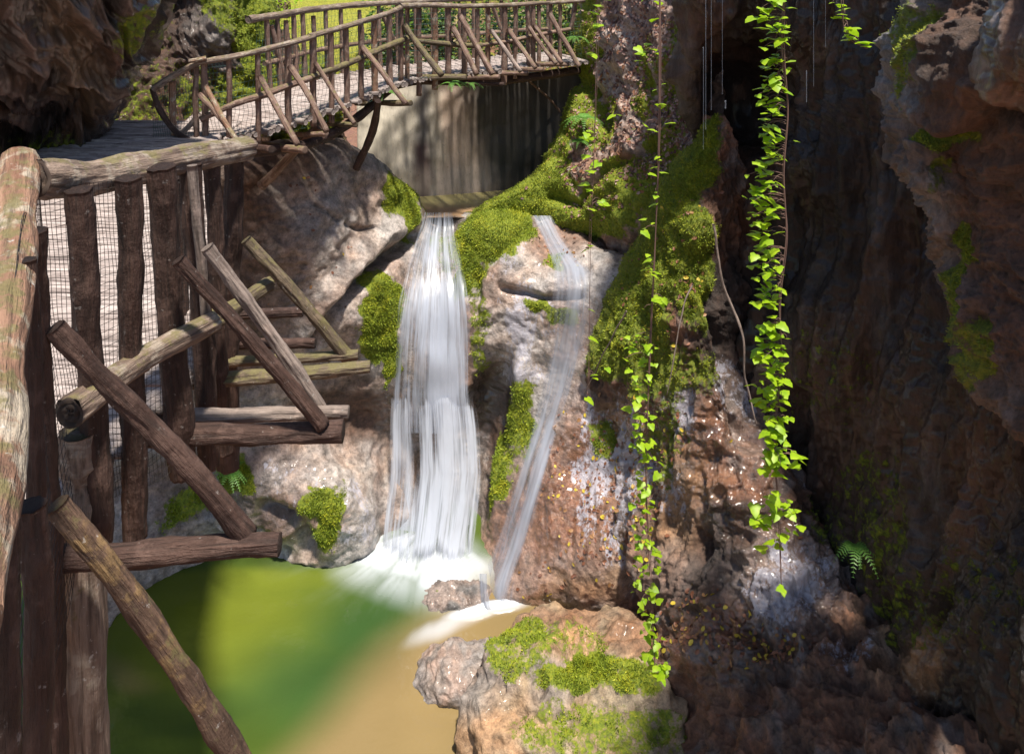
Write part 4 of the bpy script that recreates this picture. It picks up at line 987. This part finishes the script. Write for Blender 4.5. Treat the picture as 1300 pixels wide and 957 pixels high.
tag(o, 'brown and pink dead leaves lying thickly over the upper right slope', 'fallen leaves', kind='stuff')
o = litter('leaf_litter', 'mossy_ridge', lambda X, Y: blobs(X, Y, [(1,800,620,40,120),(1,860,800,90,50),(.6,840,560,40,60),(.6,940,820,90,30),(.15,850,350,60,100)])+.003, 1000, .055, M_ylitter)
tag(o, 'scattered yellow and russet leaves on the wet brown slope', 'fallen leaves', kind='stuff')
o = litter('leaf_litter', 'rock_headwall', lambda X, Y: blobs(X, Y, [(1,755,620,60,110),(.5,720,740,60,30),(.6,720,310,40,30),(.1,400,300,80,100)])+.001, 380, .05, M_ylitter)
tag(o, 'few yellow leaves stuck to the slab beside the side stream', 'fallen leaves', kind='stuff')

# ------------------------------------------------------------------ ferns and shrubs
def fern(x, y, d, size, n, label, group=None):
    c0 = P(x, y, d); root = empty('fern', c0, label, 'fern', group)
    stems = []
    for k in range(n):
        V = []; Fc = []
        az = random.uniform(math.pi*1.0, math.pi*2.0) if n < 12 else random.uniform(0, 6.28); ln = size*random.uniform(.7, 1.1)
        pts = [c0+np.array([math.cos(az)*ln*t_, math.sin(az)*ln*t_, ln*(.55*t_-.85*t_*t_)]) for t_ in np.linspace(0, 1, 12)]
        for i in range(1, 12):
            dr = pts[i]-pts[i-1]; dr /= np.linalg.norm(dr); sd = np.cross(dr, [0, 0, 1.]); sd /= np.linalg.norm(sd)
            for sg in (-1, 1):
                l_ = ln*.28*(1-i/13); b = pts[i]; tip = b+sd*sg*l_+dr*l_*.35-np.array([0, 0, l_*.15]); w_ = dr*l_*.16
                o = len(V); V.extend([(b-w_).tolist(), (b+w_).tolist(), ((b+tip)/2+w_*1.1).tolist(), tip.tolist(), ((b+tip)/2-w_*1.1).tolist()]); Fc.append([o, o+1, o+2, o+3]); Fc.append([o, o+3, o+4])
        for i in range(0, 11):
            o = len(V); h_ = np.array([.002, .002, 0]); V.extend([(pts[i]-h_).tolist(), (pts[i]+h_).tolist(), (pts[i+1]+h_).tolist(), (pts[i+1]-h_).tolist()]); Fc.append([o, o+1, o+2, o+3])
        me = bpy.data.meshes.new('frond'); me.from_pydata(V, [], Fc); fo = bpy.data.objects.new('frond', me); COL.objects.link(fo); me.materials.append(M_fern); adopt(fo, root)
fern(742,150,11.4,.42,16,'light green fern clump on the leafy slope beside the right bridge end')
fern(736,180,11.4,.30,12,'smaller fern just below the fern clump beside the right bridge end')
fern(1085,690,6.35,.30,9,'single small fern growing low on the dark wall right of the long vine')
fern(292,598,8.75,.30,14,'green tuft of fern on the left bank under the nearby walkway')
fern(575,106,10.7,.26,12,'green tuft hanging under the beam at the middle of the far footbridge')
fern(596,106,10.9,.22,10,'small tuft under the far footbridge just right of the larger tuft')
fern(487,118,10.0,.30,12,'yellowish green tuft at the left end of the mossy beam of the footbridge')
fern(730,48,12.0,.3,12,'bright green tuft on the slope just below the right end of the bridge rail')

def shrub(x, y, d, r, n, label, m=None, size=.09):
    c0 = P(x, y, d); root = empty('shrub', c0-np.array([0, 0, r[2]]), label, 'shrub', 'shrubs behind the far footbridge')
    V = []; Fc = []; st = []
    cl = [c0+np.array([random.uniform(-1, 1)*r[0], random.uniform(-1, 1)*r[1], random.uniform(-1, 1)*r[2]]) for _ in range(26)]
    for c_ in cl:
        b0 = c0-np.array([random.uniform(-.2, .2), 0, r[2]]); st.append(log_geo([b0, (b0+c_)/2+np.array([.1, 0, .1]), c_], .02, .006, sides=5, seg=.2, wob=1, rough=.1))
        for _ in range(n//26):
            p = c_+RNG.normal(size=3)*.22
            add_leaf(V, Fc, p, size*random.uniform(.6, 1.3), random.uniform(0, 6.28), random.uniform(-.9, .4), random.uniform(-.6, .6))
    geo_obj('stem', merge(st), m_stem, root)
    me = bpy.data.meshes.new('foliage'); me.from_pydata(V, [], Fc); me.shade_smooth(); o = bpy.data.objects.new('foliage', me); COL.objects.link(o); me.materials.append(m or M_leaf2); adopt(o, root)
shrub(560,30,15.5,(.9,.5,.9),2000,'dark green shrub seen through the middle of the far bridge railing')
shrub(640,25,16.2,(.9,.5,.9),2000,'dark green shrub behind the right half of the far bridge railing')
shrub(505,40,14.8,(.4,.4,.7),1200,'green shrub behind the highest bend of the far bridge rail')
shrub(715,20,14.6,(.5,.4,.7),1200,'shrub behind the far bridge where its rail meets the slope')
shrub(352,8,14.5,(.25,.3,.25),500,'yellow green sunlit shrub at the top behind the left of the footbridge', M_leaf, .06)

# thin threads of dripping water off the right wall
g_ = []
for x, y0, y1, d, r_ in [(896,-20,165,7.3,.0035),(903,-20,140,7.3,.003),(917,-20,120,7.2,.0025),(893,60,190,7.4,.003),(1033,-20,110,6.6,.0025),(1024,90,130,6.8,.004),(1048,-20,60,6.6,.002),(921,128,138,7.6,.01)]:
    g_.append(log_geo([P(x, y0, d), P(x, y1, d)], r_, r_*.7, sides=5, seg=.1, wob=.3, rough=.2))
m_d, t, N, L, B = mat('dripping_water'); B.inputs['Base Color'].default_value = (.5, .55, .65, 1); B.inputs['Roughness'].default_value = .15; B.inputs['Alpha'].default_value = .16
o = geo_obj('dripping_water', merge(g_), m_d, None); o['kind'] = 'structure'

# ------------------------------------------------------------------ moss tufts: short blades standing on the moss cushions
m_t, t, N, L, B = mat('moss_blades')
a = attr(N, 'rnd'); rp = N.new('ShaderNodeValToRGB'); L.new(a.outputs['Fac'], rp.inputs[0])
e = rp.color_ramp.elements; e[0].color = (.065, .10, .006, 1); e[1].color = (.46, .43, .02, 1); x = e.new(.5); x.color = (.21, .27, .012, 1)
L.new(rp.outputs[0], B.inputs['Base Color']); B.inputs['Roughness'].default_value = .7
def tufts(bodies, n, size):
    Vs = []; rs = []
    for b in bodies:
        me = bpy.data.objects[b].data; loc = np.array(bpy.data.objects[b].location)
        m = len(me.vertices); co = np.zeros(m*3); me.vertices.foreach_get('co', co); co = co.reshape(-1, 3)
        no = np.zeros(m*3); me.vertex_normals.foreach_get('vector', no); no = no.reshape(-1, 3)
        ms = np.zeros(m); me.attributes['moss'].data.foreach_get('value', ms)
        W = co+loc; qx, qy = proj(W); ok = (qx > -20) & (qx < 1320) & (qy > -20) & (qy < 980)
        toc = np.array([0, 0, CAM_Z])-W; dist = np.linalg.norm(toc, axis=1); fac = (no*toc).sum(1)/dist; no = no*np.sign(fac)[:, None]
        pr_ = np.where(ok, np.clip(ms+.35*fbm(W, 5, 3, seed=171)-.5, 0, .6), 0)
        k = int(n[bodies.index(b)])
        if pr_.sum() == 0: continue
        ids = RNG.choice(m, k, p=pr_/pr_.sum())
        p = W[ids]+RNG.normal(size=(k, 3))*.008; nn = no[ids]
        d = nn+RNG.normal(size=(k, 3))*.55+np.array([0, 0, .25]); d /= np.linalg.norm(d, axis=1)[:, None]
        sd = np.cross(d, RNG.normal(size=(k, 3))); sd /= np.linalg.norm(sd, axis=1)[:, None]
        L_ = size*RNG.uniform(.5, 1.4, k)*(dist[ids]/8); 
        Vs.append(np.stack([p-sd*L_[:, None]*.22-nn*.004, p+sd*L_[:, None]*.22-nn*.004, p+d*L_[:, None]], 1).reshape(-1, 3))
        rr = np.clip(.5+.35*fbm(p, 4, 3, seed=172)+RNG.normal(size=k)*.13, 0, 1); rs.append(np.repeat(rr, 3))
    V = np.vstack(Vs); o = mesh_obj('moss', V, np.arange(len(V)).reshape(-1, 3), m_t, smooth=False, attrs={'rnd': ('FLOAT', np.concatenate(rs))})
    tag(o, 'bright green moss growing in cushions on the boulders, ridge and rock lips', 'moss', kind='stuff')
tufts(['rock_headwall', 'leafy_slope', 'mossy_ridge', 'boulder', 'mossy_wall', 'overhanging_rock'], [48000, 40000, 60000, 26000, 18000, 12000], .019)

# thin roots hanging down the edge of the ridge
for pts, w_, lb in [([(903,285,7.75),(915,340,7.7),(938,420,7.55),(948,480,7.5),(962,540,7.45)], 4, 'long pale thin root trailing down the right edge of the mossy ridge'),
   ([(880,360,7.7),(868,395,7.65),(856,440,7.6),(846,500,7.6)], 2.5, 'short thin root trailing over the middle of the mossy ridge'),
   ([(795,395,8.2),(778,430,8.35),(758,462,8.6),(742,500,8.9)], 2.5, 'thin root running down the left edge of the ridge beside the side stream')]:
    W_ = [P(*p) for p in pts]; o = log('root', W_, w_*7.7/F/2, w_*7.7/F/4, W_grey, None, sides=8, seg=.03, wob=6, rough=.15); tag(o, lb, 'root')
